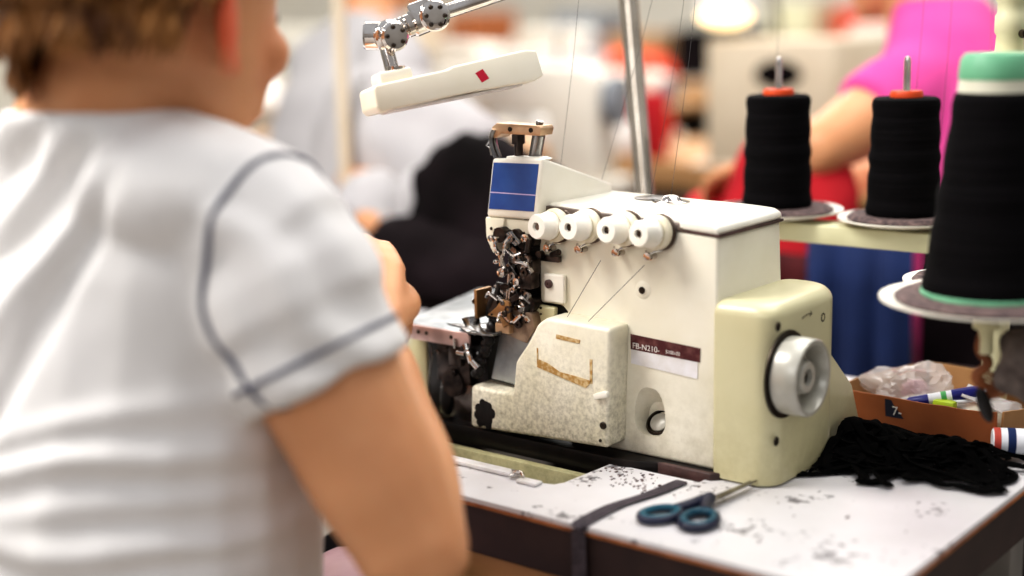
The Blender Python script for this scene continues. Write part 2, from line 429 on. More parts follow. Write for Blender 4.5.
# latch lying on the table by the cut-out
L_ = thing('hinge_latch', (-.16, -.11, .75), 'small white and chrome sliding latch lying beside the machine opening', 'latch')
bm = B(); box(bm, (-.232, -.106, .7503), (-.150, -.094, .7545), .0015); obj('slide_bar', bm, M['label_white'], L_)
bm = B(); box(bm, (-.138, -.114, .7503), (-.116, -.103, .7535), .0012); obj('end_plate', bm, M['label_white'], L_)
bm = B(); tube(bm, spline([(-.152, -.101, .755), (-.146, -.106, .757), (-.14, -.104, .757), (-.134, -.108, .755)]), .0016); cyl(bm, (-.148, -.110, .7535), (-.142, -.099, .7535), .0022)
obj('metal_catch', bm, M['chrome'], L_)

rl = random.Random(8)
bm = B()
for i in range(150):
    if i < 110: x = rl.gauss(-.058, .030); y = -.045+rl.gauss(0, .016)
    else: x = rl.uniform(-.14, .21); y = rl.uniform(-.15, .05)
    if y > -.022 or x < -.098: continue
    r = rl.uniform(.0004, .0016); ellipsoid(bm, (x, y, .7503), r, r*rl.uniform(.6, 2), r*.5, sub=1)
tag(obj('lint_crumbs', bm, M['pad']), 'dark grey lint crumbs scattered on the white table before the machine', 'lint', kind='stuff')
# strap over the front edge
bm = B()
p = spline([(-.018, -.030, .7515), (-.022, -.07, .7515), (-.03, -.11, .7515), (-.030, -.150, .7518), (-.0285, -.1685, .750), (-.028, -.1705, .738), (-.027, -.171, .70), (-.026, -.170, .62)], 6)
tube(bm, p, 0, 8, flat=((0, .55, .83), .0075, .0012))
tag(obj('webbing_strap', bm, M['strap']), 'dark grey webbing strap running from under the machine over the table edge', 'strap')

# ------------------------------------------------------------------ overlock machine
OV = thing('overlock_machine', (-.12, .05, .70), 'cream industrial overlock sewing machine with four white tension dials and grey handwheel', 'sewing machine')
# basin
bm = B(); prism(bm, [(-.40, -.085), (-.13, -.085), (-.112, -.075), (-.108, -.02), (-.02, -.012), (-.02, .10), (-.40, .10)], 'z', .66, .668)
obj('oil_pan', bm, M['basin'], OV)
bm = B(); prism(bm, [(-.395, -.036), (-.118, -.036), (-.112, -.026), (-.395, -.026)], 'z', .664, .738, .002)
obj('basin_wall', bm, M['basin'], OV)
bm = B(); prism(bm, [(-.31, -.022), (-.085, -.022), (-.05, -.006), (-.0, -.006), (-.0, .10), (-.31, .10)], 'z', .738, .757, .002)
obj('gasket', bm, M['black'], OV)
bm = B(); prism(bm, [(-.084, -.008), (.0, -.010), (.006, -.004), (.006, .10), (-.084, .10)], 'z', .744, .7565, .001)
obj('base_plate', bm, M['brown_base'], OV)
# main body
body_front = [(-.1955, .888), (-.170, .888), (-.163, .882), (-.163, .770), (-.163, .757), (-.001, .7565), (-.0005, .80), (.0005, .968), (-.1955, .9775)]
bm = B(); prism(bm, body_front, 'y', 0, .112, .0035, 3)
for v in bm.verts:            # slightly tapering column
    if v.co.y > .05: v.co.x += (.97-v.co.z)*.05*(1 if v.co.x > -.05 else 0)
body = obj('body', bm, M['cream'], OV)
# niche with sight glass
bm = B()
pts = []
for i in range(24):
    a = 2*PI*i/24; x = math.cos(a); z = math.sin(a)
    zz = z*.036 if z > 0 else z*.021
    xx = (abs(x)**.75)*(1 if x > 0 else -1)*.0180
    pts.append((-.0700+xx, .7960+zz))
prism(bm, pts, 'y', -.01, .020)
for v in bm.verts:
    if v.co.y > .01: v.co.z = .782 + (v.co.z-.782)*.45; v.co.x = -.0700+(v.co.x+.0700)*.8
cut(body, bm)
bm = B(); lathe(bm, [(.0135, 0), (.0135, .003), (.0115, .004), (.0105, .002), (0, .002)], (-.0680, .0150, .7850), (0, -.75, .66), 24); obj('sight_glass', bm, M['dark_hole'], OV)
bm = B(); lathe(bm, [(.0092, 0), (.0088, .0016), (.006, .0024), (0, .003)], (-.0680, .0130, .7868), (0, -.75, .66), 24); obj('sight_lens', bm, M['gray_wheel'], OV)
# top cap
bm = B()
prism(bm, [(-.205, .9765), (-.034, .9710), (.001, .9680), (.001, .9760), (-.008, .9800), (-.030, .9812), (-.205, .9845)], 'y', .004, .114, .004, 3)
cap = obj('top_cover', bm, M['cream_top'], OV)
bm = B(); prism(bm, [(-.040, .9715), (.0015, .9690), (.0015, .9755), (-.006, .9795), (-.038, .9812)], 'y', -.0015, .1145, .003, 3); obj('top_cover_end', bm, M['cream_top'], OV)
bm = B(); prism(bm, [(-.040, .9700), (.0022, .9672), (.0022, .9695), (-.040, .9723)], 'y', -.0006, .1148); obj('seam_gasket', bm, M['brown_base'], OV)
bm = B(); prism(bm, [(-.188, .9765), (-.036, .9705), (-.034, .9715), (-.034, .9765), (-.188, .9825)], 'y', -.0012, .004, .0006); obj('recess_strip', bm, M['recess'], OV)
# top guides
bm = B(); lathe(bm, [(.016, 0), (.016, .001), (.013, .0018), (0, .0018)], (-.126, .088, .9828), n=28); obj('eyelet_plate', bm, M['darksteel'], OV)
bm = B(); lathe(bm, [(.018, 0), (.018, .001), (.010, .002), (.007, .006), (.003, .007), (0, .007)], (-.098, .080, .9822), n=28); obj('eyelet_plate', bm, M['chrome'], OV)

# belt cover
bm = B()
def rrect(x0, y0, x1, y1, rs, n=7):
    out = []
    for (cx, cy, a0), r in zip(((x0, y0, PI), (x1, y0, 1.5*PI), (x1, y1, 0), (x0, y1, .5*PI)), rs):
        sx = 1 if cx == x0 else -1; sy = 1 if cy == y0 else -1
        for k in range(n): a = a0+.5*PI*k/(n-1); out.append((cx+sx*r+math.cos(a)*r, cy+sy*r+math.sin(a)*r))
    return out
prof = [(0, .752), (0, .890)] + [(.0125*(1-math.cos(a)), .900+.0125*math.sin(a)) for a in [k*PI/16 for k in range(9)]]
rings_ = []
for inset, z in prof:
    rr = rrect(-.0025+inset*.4, -.0035+inset, .058-inset, .128-inset*.6+(.912-z)*0, [max(.004, .004), .020-inset*.4, .030-inset*.4, .012])
    rings_.append([bm.verts.new((x, y, z)) for x, y in rr])
fs = [bm.faces.new(rings_[0][::-1]), bm.faces.new(rings_[-1])]
for a, b in zip(rings_, rings_[1:]):
    for k in range(len(a)): fs.append(bm.faces.new((a[k], a[(k+1) % len(a)], b[(k+1) % len(b)], b[k])))
bmesh.ops.recalc_face_normals(bm, faces=fs)
bc = obj('belt_cover', bm, M['olive'], OV)
bm = B(); prism(bm, [(.07, .752), (.07, .90), (.106, .858), (.164, .808), (.19, .752)], 'x', .006, .052, .003)
obj('rear_housing', bm, M['olive'], OV)
bm = B(); lathe(bm, [(.0385, 0), (.0385, .0015), (.0, .0015)], (.0578, .0175, .8505), (1, 0, 0), 40); obj('shaft_recess', bm, M['dark_hole'], OV)
# handwheel
bm = B()
R = .0338
lathe(bm, [(R-.002, 0), (R, .002), (R+.0005, .012), (R, .0235), (R-.0012, .025), (R-.0045, .025), (R-.0060, .022), (R-.0085, .006), (.0155, .005), (.0145, .018), (.0130, .0205), (.0075, .0205), (.007, .014), (0, .014)], (.0592, .0175, .8505), (1, 0, 0), 56)
hw = obj('handwheel', bm, M['gray_wheel'], OV)
bm = B(); lathe(bm, [(.0063, 0), (.0063, .0165), (.003, .0175), (.0028, .013), (0, .013)], (.0592, .0175, .8505), (1, 0, 0), 24); obj('wheel_bolt', bm, M['dark_hole'], hw)
for y, z in ((-.009, .8950), (.0865, .8880), (-.009, .7935)):
    bm = B(); lathe(bm, [(.0042, 0), (.0042, .0006), (.0028, .0008), (.0026, -.001), (0, -.001)], (.0575, y+.012 if y < .01 else y, z), (1, 0, 0), 18); obj('screw', bm, M['dark_hole'], OV)
bm = B(); tube(bm, spline([(.0583, .046, .8945), (.0583, .056, .8965), (.0583, .064, .8955)]), .0003, 5); tube(bm, [(.0583, .061, .8985), (.0583, .064, .8955), (.0583, .060, .894)], .0003, 5)
obj('rotation_arrow', bm, M['dark_hole'], OV)

# tension dials
dx = [-.1750, -.1385, -.0970, -.0625]; dz = [0, .0027, .0036, .0030]
for i, x in enumerate(dx):
    z = .9665+dz[i]*.8; ax = V((-.12, -1, .06)).normalized(); b0 = V((x+.006, 0, z-.001))
    root = obj('tension_dial', (lambda b: (lathe(b, [(.0115, 0), (.0130, .002), (.0135, .0055), (.0118, .008), (.0118, .0185), (.0108, .0205), (.0042, .0208), (.0036, .0175), (0, .0175)], b0+ax*.0125, ax, 36), b)[1])(B()), M['dial'], OV)
    bm = B(); lathe(bm, [(.0150, 0), (.0160, .003), (.0158, .0065), (.0135, .0085), (0, .0085)], b0+ax*.004, ax, 36); obj('dial_collar', bm, M['dial_ring'], root)
    bm = B(); lathe(bm, [(.0162, 0), (.0166, .0010), (.0145, .0022), (.0166, .0036), (0, .0036)], b0, ax, 36); obj('tension_disc', bm, M['disc_steel'], root)
    bm = B(); lathe(bm, [(.0032, 0), (.0032, .001), (0, .001)], b0+ax*.0302, ax, 16); obj('dial_stud', bm, M['steel'] if i == 0 else M['dark_hole'], root)
    bm = B(); q = V((x-.002, 0, z-.0205))
    tube(bm, spline([q+V((-.008, -.002, .001)), q+V((-.004, -.008, -.002)), q+V((.0, -.010, -.001)), q+V((.004, -.008, .002)), q+V((.009, -.002, .003))], 5), .0011, 8)
    cyl(bm, q+V((0, 0, -.003)), q+V((0, -.008, -.003)), .0028); lathe(bm, [(.0035, 0), (.0035, .003), (0, .0035)], q+V((-.001, -.009, -.002)), (0, -1, 0), 14)
    obj('thread_guide', bm, M['chrome'], root)
bm = B(); box(bm, (-.190, -.006, .930), (-.168, .0, .936), .001); cyl(bm, (-.187, -.006, .937), (-.187, -.012, .937), .0035); cyl(bm, (-.176, -.005, .937), (-.165, -.009, .941), .003)
obj('guide_bracket', bm, M['darksteel'], OV)

HEAD = ('head_cover', 'needle_bar_bracket', 'needle_bar', 'presser_bar', 'head_side_plate', 'head_front_plate', 'take_up_slot', 'inner_casting', 'needle_clamp_assembly', 'thread_take_up', 'linkage', 'needle')
# small cover with screw, other screws, slot, embossed rise
bm = B(); box(bm, (-.1865, -.0055, .891), (-.1625, .0, .9185), .0018, 3); cv = obj('thread_cover', bm, M['cream_top'], OV)
bm = B(); lathe(bm, [(.0042, 0), (.0042, .002), (.003, .003), (.001, .003), (.0008, .001), (0, .001)], (-.1795, -.0055, .909), (0, -1, 0), 18); obj('screw', bm, M['brown_base'], cv)
bm = B(); lathe(bm, [(.0085, 0), (.0065, .0010), (.0035, .0016), (0, .0016)], (-.0772, .0, .9129), (0, -1, 0), 24); rise = obj('screw_boss', bm, M['cream'], OV)
bm = B(); lathe(bm, [(.0033, 0), (.0033, .0006), (0, .0006)], (-.0772, -.0016, .9129), (0, -1, 0), 16); obj('screw', bm, M['dark_hole'], rise)
bm = B()
prism(bm, [(-.2050, .887), (-.203, .868), (-.184, .864), (-.1765, .870), (-.1745, .886)], 'y', -.004, .003, .0025, 3); obj('slot_cover', bm, M['olive'], OV)
bm = B(); cyl(bm, (-.191, -.005, .884), (-.191, -.003, .884), .0012, n=10); cyl(bm, (-.191, -.005, .878), (-.191, -.003, .878), .0010, n=10); obj('pin_hole', bm, M['dark_hole'], OV)
# nameplate
NP = [(-.0905, .8705), (-.0165, .8690)]
bm = B(); prism(bm, [(-.0905, .8565), (-.0170, .8540), (-.0165, .8668), (-.0905, .8705)], 'y', -.0008, 0); npo = obj('nameplate', bm, M['maroon'], OV, smooth=False)
bm = B(); prism(bm, [(-.0900, .8430), (-.0195, .8385), (-.0190, .8538), (-.0900, .8562)], 'y', -.0007, 0); obj('white_sticker', bm, M['label_white'], OV, smooth=False)
text('FB-N210-', .0075, (-.0885, -.0009, .8578), (1, 0, -.03), (0, 0, 1), M['white_ink'], npo, 'lettering', .0002)
text('5100-02', .0046, (-.0525, -.0009, .8577), (1, 0, -.03), (0, 0, 1), M['white_ink'], npo, 'lettering', .0002)

# looper cover
lc = [(-.0795, .878), (-.0785, .8805), (-.0785, .8805), (-.0865, .7672), (-.0905, .7655), (-.2625, .7600), (-.2600, .8034), (-.2230, .8020), (-.2070, .8034), (-.2035, .8346), (-.1855, .8560), (-.1755, .8745), (-.163, .8800), (-.155, .8830)]
lc = [(-.0970, .7675), (-.2620, .7600), (-.2598, .8034), (-.2225, .8020), (-.2075, .8034), (-.2035, .8346), (-.1870, .8560), (-.1765, .8745), (-.1650, .8825), (-.0925, .8805)]
bm = B(); prism(bm, lc, 'y', -.030, .002, .0042, 4)
lo_ = obj('looper_cover', bm, M['cream_dirt_shade'], OV)
bm = B(); box(bm, (-.1765, -.0306, .8405), (-.1752, -.0300, .8520)); box(bm, (-.1155, -.0306, .8265), (-.1128, -.0300, .8495))
prism(bm, [(-.1765, .8335), (-.1200, .8215), (-.1135, .8290), (-.1300, .8310), (-.1500, .8325), (-.1640, .8390), (-.1765, .8415)], 'y', -.0306, -.0300); obj('glue_residue', bm, M['rust'], lo_, smooth=False)
bm = B(); prism(bm, [(-.154, .8640), (-.127, .8625), (-.126, .8660), (-.153, .8680)], 'y', -.0305, -.0300); obj('worn_print', bm, M['rust'], lo_, smooth=False)
bm = B(); prism(bm, [(-.110, .818), (-.098, .8225), (-.0945, .8215), (-.0945, .8170), (-.109, .8125)], 'y', -.034, -.029, .001); obj('finger_catch', bm, M['cream_top'], lo_)
screw(lo_, (-.1010, -.0302, .7890), (0, -1, 0), .0035); screw(lo_, (-.1045, -.0302, .7740), (0, -1, 0), .0016)
bm = B()
for i in range(26):
    a = random.random()*2*PI; r = random.random()**.6
    ellipsoid(bm, (-.241+math.cos(a)*.012*r, -.0302, .776+math.sin(a)*.013*r), .0045, .0004, .005, sub=2)
obj('oil_stain', bm, M['black'], lo_)
bm = B(); box(bm, (-.2225, -.0325, .8015), (-.2075, -.0285, .8045), .0008)
# shiny guard plate
bm = B(); prism(bm, [(-.247, .808), (-.196, .806), (-.190, .860), (-.207, .868), (-.229, .869), (-.236, .850)], 'y', -.014, -.010, .001); obj('guard_plate', bm, M['plate'], OV)
bm = B(); prism(bm, [(-.226, .856), (-.200, .850), (-.190, .866), (-.1935, .880), (-.220, .884)], 'y', -.016, .004, .0012, 2); tp = obj('looper_guard', bm, M['guard_brown'], OV)
for x, z in ((-.202, .877), (-.200, .871)): screw(tp, (x, -.0162, z), (0, -1, 0), .0009)
# lower left mechanism
bm = B(); box(bm, (-.385, .0, .752), (-.345, .06, .846), .003); obj('end_housing', bm, M['olive'], OV)
bm = B(); box(bm, (-.343, .0, .752), (-.262, .09, .843), .002); obj('feed_housing', bm, M['black'], OV)
bm = B(); box(bm, (-.322, -.010, .795), (-.278, .004, .838), .002); cyl(bm, (-.30, -.012, .795), (-.30, .01, .795), .014); box(bm, (-.300, -.016, .815), (-.284, -.006, .835), .001)
obj('feed_block', bm, M['darksteel'], OV)
bm = B(); prism(bm, [(-.322, .760), (-.270, .753), (-.266, .792), (-.290, .797), (-.300, .785), (-.318, .800)], 'y', -.008, -.002, .001); obj('lower_plate', bm, M['steel'], OV)
bm = B(); ellipsoid(bm, (-.311, -.009, .775), .008, .004, .017); obj('dark_oval', bm, M['black'], OV)  # flattened black oval on the lower plate
bm = B(); tube(bm, spline([(-.334, -.008, .832), (-.326, -.012, .822), (-.330, -.012, .800), (-.334, -.010, .775)]), .0012, 6); tube(bm, spline([(-.326, -.012, .822), (-.320, -.012, .826), (-.316, -.012, .823)]), .001, 6); obj('spring_wire', bm, M['steel'], OV)
for x, z in ((-.300, .822), (-.296, .806), (-.306, .830)): screw(OV, (x, -.0125, z), (0, -1, 0), .0028, M['darksteel'])
bm = B()
for i in range(12):
    t = i/11; ellipsoid(bm, (-.262+.02*t+random.uniform(-.004, .004), -.018, .812+.05*t), .006, .005, .006, sub=2)
box(bm, (-.276, -.026, .826), (-.262, -.008, .840), .001)
obj('oily_lint', bm, M['black'], OV)
bm = B()
tube(bm, spline([(-.268, -.026, .842), (-.262, -.030, .836), (-.258, -.030, .826)]), .003, 8); cyl(bm, (-.278, -.028, .833), (-.268, -.028, .833), .0022); cyl(bm, (-.256, -.032, .829), (-.250, -.030, .822), .0035); cyl(bm, (-.284, -.024, .836), (-.284, -.024, .846), .0016)
obj('lower_looper', bm, M['chrome'], OV)

# cloth plate
bm = B(); prism(bm, [(-.362, -.018), (-.2735, -.020), (-.2655, -.016), (-.240, .03), (-.235, .15), (-.40, .165), (-.405, .158)], 'z', .8502, .8530, .0008); cp = obj('cloth_plate', bm, M['plate'], OV)
bm = B(); prism(bm, [(-.3625, .8510), (-.3600, .8525), (-.2700, .8525), (-.2672, .8500), (-.2672, .8385), (-.2690, .8370), (-.3610, .8370)], 'y', -.0215, -.0185, .0012, 2); obj('plate_lip', bm, M['plate_edge'], cp)
for x in (-.335, -.324, -.291): screw(cp, (x, -.0213, .846), (0, -1, 0), .0020)
bm = B(); prism(bm, [(-.262, -.014), (-.245, .03), (-.262, .03), (-.30, .002), (-.312, -.004), (-.30, -.006)], 'z', .8532, .8545, .0004); obj('throat_plate', bm, M['steel'], cp)

# ---- needle head
hx0, hx1 = -.2495, -.1925
bm = B()
# head block: front face leaning, side running back and down
F0 = [(-.2530, -.014, .9700), (-.1905, -.014, .9715), (-.1850, -.010, 1.0305), (-.2470, -.010, 1.0275)]
K0 = [(-.2500, .105, .9700), (-.1900, .105, .9700), (-.1880, .108, .9935), (-.2460, .105, .9935)]
a = [bm.verts.new(p) for p in F0]; b = [bm.verts.new(p) for p in K0]
fs = [bm.faces.new(a), bm.faces.new(b[::-1])]
for i in range(4): fs.append(bm.faces.new((a[i], a[(i+1) % 4], b[(i+1) % 4], b[i])))
bmesh.ops.recalc_face_normals(bm, faces=fs); bmesh.ops.bevel(bm, geom=bm.edges[:], offset=.0035, segments=3, profile=.5, affect='EDGES')
hd = obj('head_cover', bm, M['cream_top'], OV)
def quad_on(poly, y0, slope, th, m, name, parent):
    bm = B(); a = [bm.verts.new((x, y0+(z-.97)*slope-th, z)) for x, z in poly]; b = [bm.verts.new((x, y0+(z-.97)*slope+.002, z)) for x, z in poly]
    n = len(poly); fs = [bm.faces.new(a), bm.faces.new(b[::-1])]
    for i in range(n): fs.append(bm.faces.new((a[i], a[(i+1) % n], b[(i+1) % n], b[i])))
    bmesh.ops.recalc_face_normals(bm, faces=fs)
    return obj(name, bm, m, parent, smooth=False)
quad_on([(-.2490, .9785), (-.1945, .9795), (-.1930, .9945), (-.2475, .9940)], -.014, .067, .0006, M['blue'], 'blue_panel', hd)
quad_on([(-.2475, .9940), (-.1930, .9945), (-.1930, .9955), (-.2473, .9950)], -.014, .067, .0007, M['pink'], 'panel_line', hd)
quad_on([(-.2473, .9950), (-.1930, .9955), (-.1900, 1.0240), (-.2440, 1.0230)], -.014, .067, .0006, M['blue'], 'blue_panel', hd)
bm = B(); prism(bm, [(-.232, 1.0290), (-.192, 1.0300), (-.1850, 1.0285), (-.190, 1.0260), (-.232, 1.026)], 'y', -.007, .006, .001); obj('lid_lip', bm, M['cream_top'], hd)
# needle bracket above head
bm = B(); prism(bm, [(-.2530, 1.0500), (-.2510, 1.0560), (-.2450, 1.0600), (-.1935, 1.0590), (-.1915, 1.0560), (-.1935, 1.0495), (-.2400, 1.0500), (-.2440, 1.0470), (-.2490, 1.0450)], 'y', -.004, .016, .0008); nb = obj('needle_bar_bracket', bm, M['tan'], OV)
bm = B(); tube(bm, spline([(-.2480, -.002, 1.054), (-.2515, -.002, 1.046), (-.2500, -.002, 1.036), (-.2460, -.002, 1.027)]), 0, 8, flat=((1, 0, 0), .0060, .0026)); obj('bracket_arm', bm, M['steel'], nb)
bm = B(); tube(bm, [(-.2535, -.005, 1.042), (-.2565, -.006, 1.038), (-.2520, -.006, 1.036), (-.2505, -.006, 1.029)], .0011, 6); obj('hook_wire', bm, M['chrome'], nb)
bm = B(); cyl(bm, (-.2250, .004, 1.026), (-.2250, .004, 1.042), .0042, n=20); lathe(bm, [(.0068, 0), (.0068, .009), (.006, .0095)], (-.2250, .004, 1.0405), n=6); obj('needle_bar', bm, M['darksteel'], OV)
bm = B(); cyl(bm, (-.2080, .006, 1.025), (-.2020, .006, 1.0495), .0062, n=20); cyl(bm, (-.2015, .006, 1.059), (-.2005, .006, 1.0625), .0035, n=16); obj('presser_bar', bm, M['steel'], OV)
for x in (-.2285, -.2035): screw(nb, (x, -.0042, 1.0545), (0, -1, 0), .0023)
# jaw plate
bm = B(); prism(bm, [(-.2540, .9700), (-.2300, .9700), (-.2330, .9560), (-.2400, .9500), (-.2420, .9380), (-.2450, .9350), (-.2480, .9400), (-.2535, .9500)], 'y', -.014, .09, .0015, 2); jp = obj('head_side_plate', bm, M['cream'], OV)
screw(jp, (-.2462, -.0142, .9595), (0, -1, 0), .0016); screw(jp, (-.2460, -.0142, .9515), (0, -1, 0), .0016)
bm = B(); prism(bm, [(-.2400, .9700), (-.1920, .9700), (-.1920, .9560), (-.2400, .9590)], 'y', -.011, .06, .0012); obj('head_front_plate', bm, M['cream'], OV)
bm = B(); box(bm, (-.2105, -.009, .950), (-.2045, .0, .972), .0008); obj('take_up_slot', bm, M['dark_hole'], OV)
# arm rear inside the C gap
bm = B(); prism(bm, [(-.240, .957), (-.192, .957), (-.192, .868), (-.215, .860), (-.236, .872), (-.240, .90)], 'y', .004, .10, .003); obj('inner_casting', bm, M['black'], OV)
# mechanism bits
rng = random.Random(3)
bm = B()
cyl(bm, (-.232, -.02, .955), (-.232, .01, .955), .0075); box(bm, (-.242, -.016, .950), (-.224, -.002, .960), .001)
cyl(bm, (-.216, -.016, .955), (-.216, .01, .955), .0065); cyl(bm, (-.203, -.010, .950), (-.203, .01, .950), .006)
box(bm, (-.215, -.014, .918), (-.197, .0, .934), .0015); box(bm, (-.211, -.018, .905), (-.196, -.004, .921), .002)
box(bm, (-.236, -.012, .880), (-.222, .0, .902), .001); box(bm, (-.252, -.016, .872), (-.240, .0, .896), .001)
cyl(bm, (-.205, -.012, .889), (-.205, .0, .889), .008)
obj('needle_clamp_assembly', bm, M['darksteel'], OV)
bm = B()
tube(bm, spline([(-.236, -.022, .953), (-.232, -.026, .944), (-.228, -.024, .935), (-.229, -.022, .926)]), .0018, 8)
tube(bm, spline([(-.214, -.022, .957), (-.220, -.026, .949), (-.222, -.026, .940), (-.226, -.024, .934), (-.224, -.022, .924)]), .0020, 8)
tube(bm, spline([(-.222, -.022, .944), (-.213, -.024, .938), (-.206, -.020, .940)]), .0016, 8)
tube(bm, spline([(-.212, -.020, .932), (-.200, -.020, .930), (-.196, -.016, .922)]), .0022, 8)
tube(bm, spline([(-.211, -.018, .894), (-.204, -.022, .898), (-.198, -.018, .892)]), .0018, 8)
tube(bm, spline([(-.235, -.02, .872), (-.228, -.024, .880), (-.218, -.022, .872), (-.206, -.02, .880), (-.199, -.018, .874)]), .0022, 8)
tube(bm, spline([(-.250, -.02, .893), (-.243, -.024, .898), (-.236, -.02, .892)]), .0016, 8)
for c, r in (((-.2265, -.022, .920), .0044), ((-.233, -.022, .930), .0022), ((-.230, -.026, .9525), .0030), ((-.237, -.024, .9525), .0030), ((-.2125, -.022, .905), .0026), ((-.2285, -.024, .939), .0024)):
    lathe(bm, [(r, 0), (r, .004), (r*.45, .0045), (r*.4, .002), (0, .002)], c, (0, -1, 0), 18)
obj('thread_take_up', bm, M['chrome'], OV)
rng = random.Random(21)
for nm_, mk_, cnt in (('linkage', 'darksteel', 26), ('linkage', 'steel', 30), ('linkage', 'chrome', 16)):
    bm = B()
    for i in range(cnt):
        px = rng.uniform(-.240, -.199); pz = rng.uniform(.868, .957); py = rng.uniform(-.018, -.004)
        if pz > .90: px = max(px, -.232+.02*rng.random())
        k = rng.random(); a = rng.uniform(0, PI)
        if k < .4: box(bm, (-.006, -.003, -.003), (.006, .003, .003), .0006, 1, Matrix.Translation((px, py, pz)) @ Matrix.Rotation(a, 4, 'Y'))
        elif k < .75: cyl(bm, (px-.007*math.cos(a), py, pz-.007*math.sin(a)), (px+.007*math.cos(a), py-.003, pz+.007*math.sin(a)), rng.uniform(.0012, .0026), n=10)
        else: lathe(bm, [(.0038, 0), (.0038, .003), (.0016, .0033), (.0014, .001), (0, .001)], (px, py-.004, pz), (0, -1, 0), 14)
    obj(nm_, bm, M[mk_], OV)
bm = B(); cyl(bm, (-.222, -.014, .925), (-.228, -.016, .868), .0014, n=10); cyl(bm, (-.226, -.012, .925), (-.233, -.014, .868), .0012, n=10); obj('needle', bm, M['chrome'], OV)
bm = B(); box(bm, (-.2615, -.020, .868), (-.2575, .004, .897), .0012); obj('presser_side_bracket', bm, M['brass'], OV)
bm = B(); prism(bm, [(-.242, .8745), (-.230, .884), (-.224, .892), (-.214, .8905), (-.213, .870), (-.222, .864), (-.226, .8735)], 'y', -.024, -.020, .0008); pb = obj('presser_hinge_plate', bm, M['brass'], OV)
screw(pb, (-.2195, -.0242, .8785), (0, -1, 0), .0032); screw(pb, (-.2220, -.0242, .889), (0, -1, 0), .0026, M['steel']); screw(pb, (-.2355, -.0242, .876), (0, -1, 0), .0012)
screw(OV, (-.2625, -.018, .885), (-1, 0, 0), .0028, M['steel'])
bm = B(); box(bm, (-.234, -.022, .858), (-.216, -.006, .868), .0015); obj('foot_shank', bm, M['tan'], OV)
# presser foot
bm = B()
tube(bm, spline([(-.262, -.020, .870), (-.258, -.022, .862), (-.248, -.022, .8565), (-.236, -.020, .8565), (-.226, -.018, .860)]), 0, 8, flat=((.1, 0, 1), .006, .0016))
prism(bm, [(-.290, -.012), (-.262, -.030), (-.235, -.026), (-.230, -.010), (-.262, -.006)], 'z', .8545, .8565, .0006)
tube(bm, spline([(-.272, -.022, .868), (-.266, -.022, .860), (-.256, -.022, .8565)]), 0, 8, flat=((1, 0, 1), .005, .0008))
obj('presser_foot', bm, M['steel'], OV)
bm = B()
tube(bm, spline([(-.252, -.008, .870), (-.246, -.014, .882), (-.238, -.012, .894), (-.236, -.01, .905)]), .0035, 10); tube(bm, spline([(-.214, -.012, .868), (-.205, -.014, .876), (-.200, -.01, .888)]), .004, 10)
box(bm, (-.256, -.006, .862), (-.20, .02, .872), .002); box(bm, (-.234, -.002, .83), (-.216, .02, .866), .002)
obj('presser_linkage', bm, M['black'], OV)

for o in list(bpy.data.objects):
    if o.parent == OV and o.name.split('.')[0] in HEAD: o.location.x += .0045; o.location.z -= .0015
# threads on the machine front
for i, (a, b) in enumerate((((-.1165, -.010, .938), (-.1480, -.020, .8830)), ((-.0690, -.010, .938), (-.1240, -.020, .8820)))):
    bm = B(); tube(bm, [V(a), V(b)], .00030, 6)
    tag(obj('sewing_thread', bm, M['thread_fine']), ('thin thread slanting down from the third tension dial to the looper cover', 'thin thread slanting down from the fourth tension dial to the looper cover')[i], 'thread')
TH = [((-.2111, .1064, 1.30), (-.2129, .060, 1.012), 'thin thread rising just right of the needle bracket above the machine head'),
      ((-.155, .19, 1.30), (-.1905, .098, .996), 'thin thread rising from the rear corner of the sloped head cover'),
      ((-.128, .180, 1.30), (-.126, .088, .985), 'thin thread rising from the dark eyelet plate past the chrome pole'),
      ((-.118, .1733, 1.30), (-.098, .080, .989), 'thin thread rising from the bright eyelet on the machine top'),
      ((-.1290, .3365, 1.30), (-.1200, .3235, 1.078), 'thread rising from the black spool behind the machine top'),
      ((.0000, .420, 1.30), (.024, .3560, 1.066), 'thread rising from the black spool nearest the pink shirt'),
      ((.025, .436, 1.30), (.050, .360, 1.02), 'thread rising between the middle spool and the big green-capped cone'),
      ((.1230, .2600, 1.30), (.195, .0990, 1.124), 'thread rising from the top of the big green-capped cone')]
for a, b, lab in TH:
    bm = B(); a, b = V(a), V(b); mid = (a+b)/2 + V((.004, 0, -.004)); tube(bm, spline([a, mid, b], 6), .00022, 6)
    tag(obj('sewing_thread', bm, M['thread_fine']), lab, 'thread')

# ------------------------------------------------------------------ scissors
S = thing('scissors', (.035, -.07, .75), 'small scissors with teal handles lying open on the white table', 'scissors')
def ring(c, rx, ry, rot, r, z, m, name):
    bm = B(); pts = []
    for i in range(28):
        a = 2*PI*i/28; x = math.cos(a)*rx; y = math.sin(a)*ry
        pts.append(V((c[0]+x*math.cos(rot)-y*math.sin(rot), c[1]+x*math.sin(rot)+y*math.cos(rot), z)))
    tube(bm, pts, r, 10, closed=True); return bm
bm = ring((.0165, -.117), .0185, .0125, 1.25, .0036, .7545, None, ''); tube(bm, spline([(.021, -.100, .7545), (.027, -.084, .7555), (.030, -.068, .7560)]), [.0052]*17, 10)
h1 = obj('handle', bm, M['navy_plastic'], S)
bm = ring((.0165, -.117), .0172, .0112, 1.25, .0028, .7560, None, ''); obj('handle_liner', bm, M['teal'], h1)
bm = ring((.0490, -.110), .0195, .0135, 1.75, .0038, .7545, None, ''); tube(bm, spline([(.044, -.092, .7545), (.038, -.080, .7560), (.033, -.066, .7575)]), [.0055]*17, 10)
h2 = obj('handle', bm, M['navy_plastic'], S)
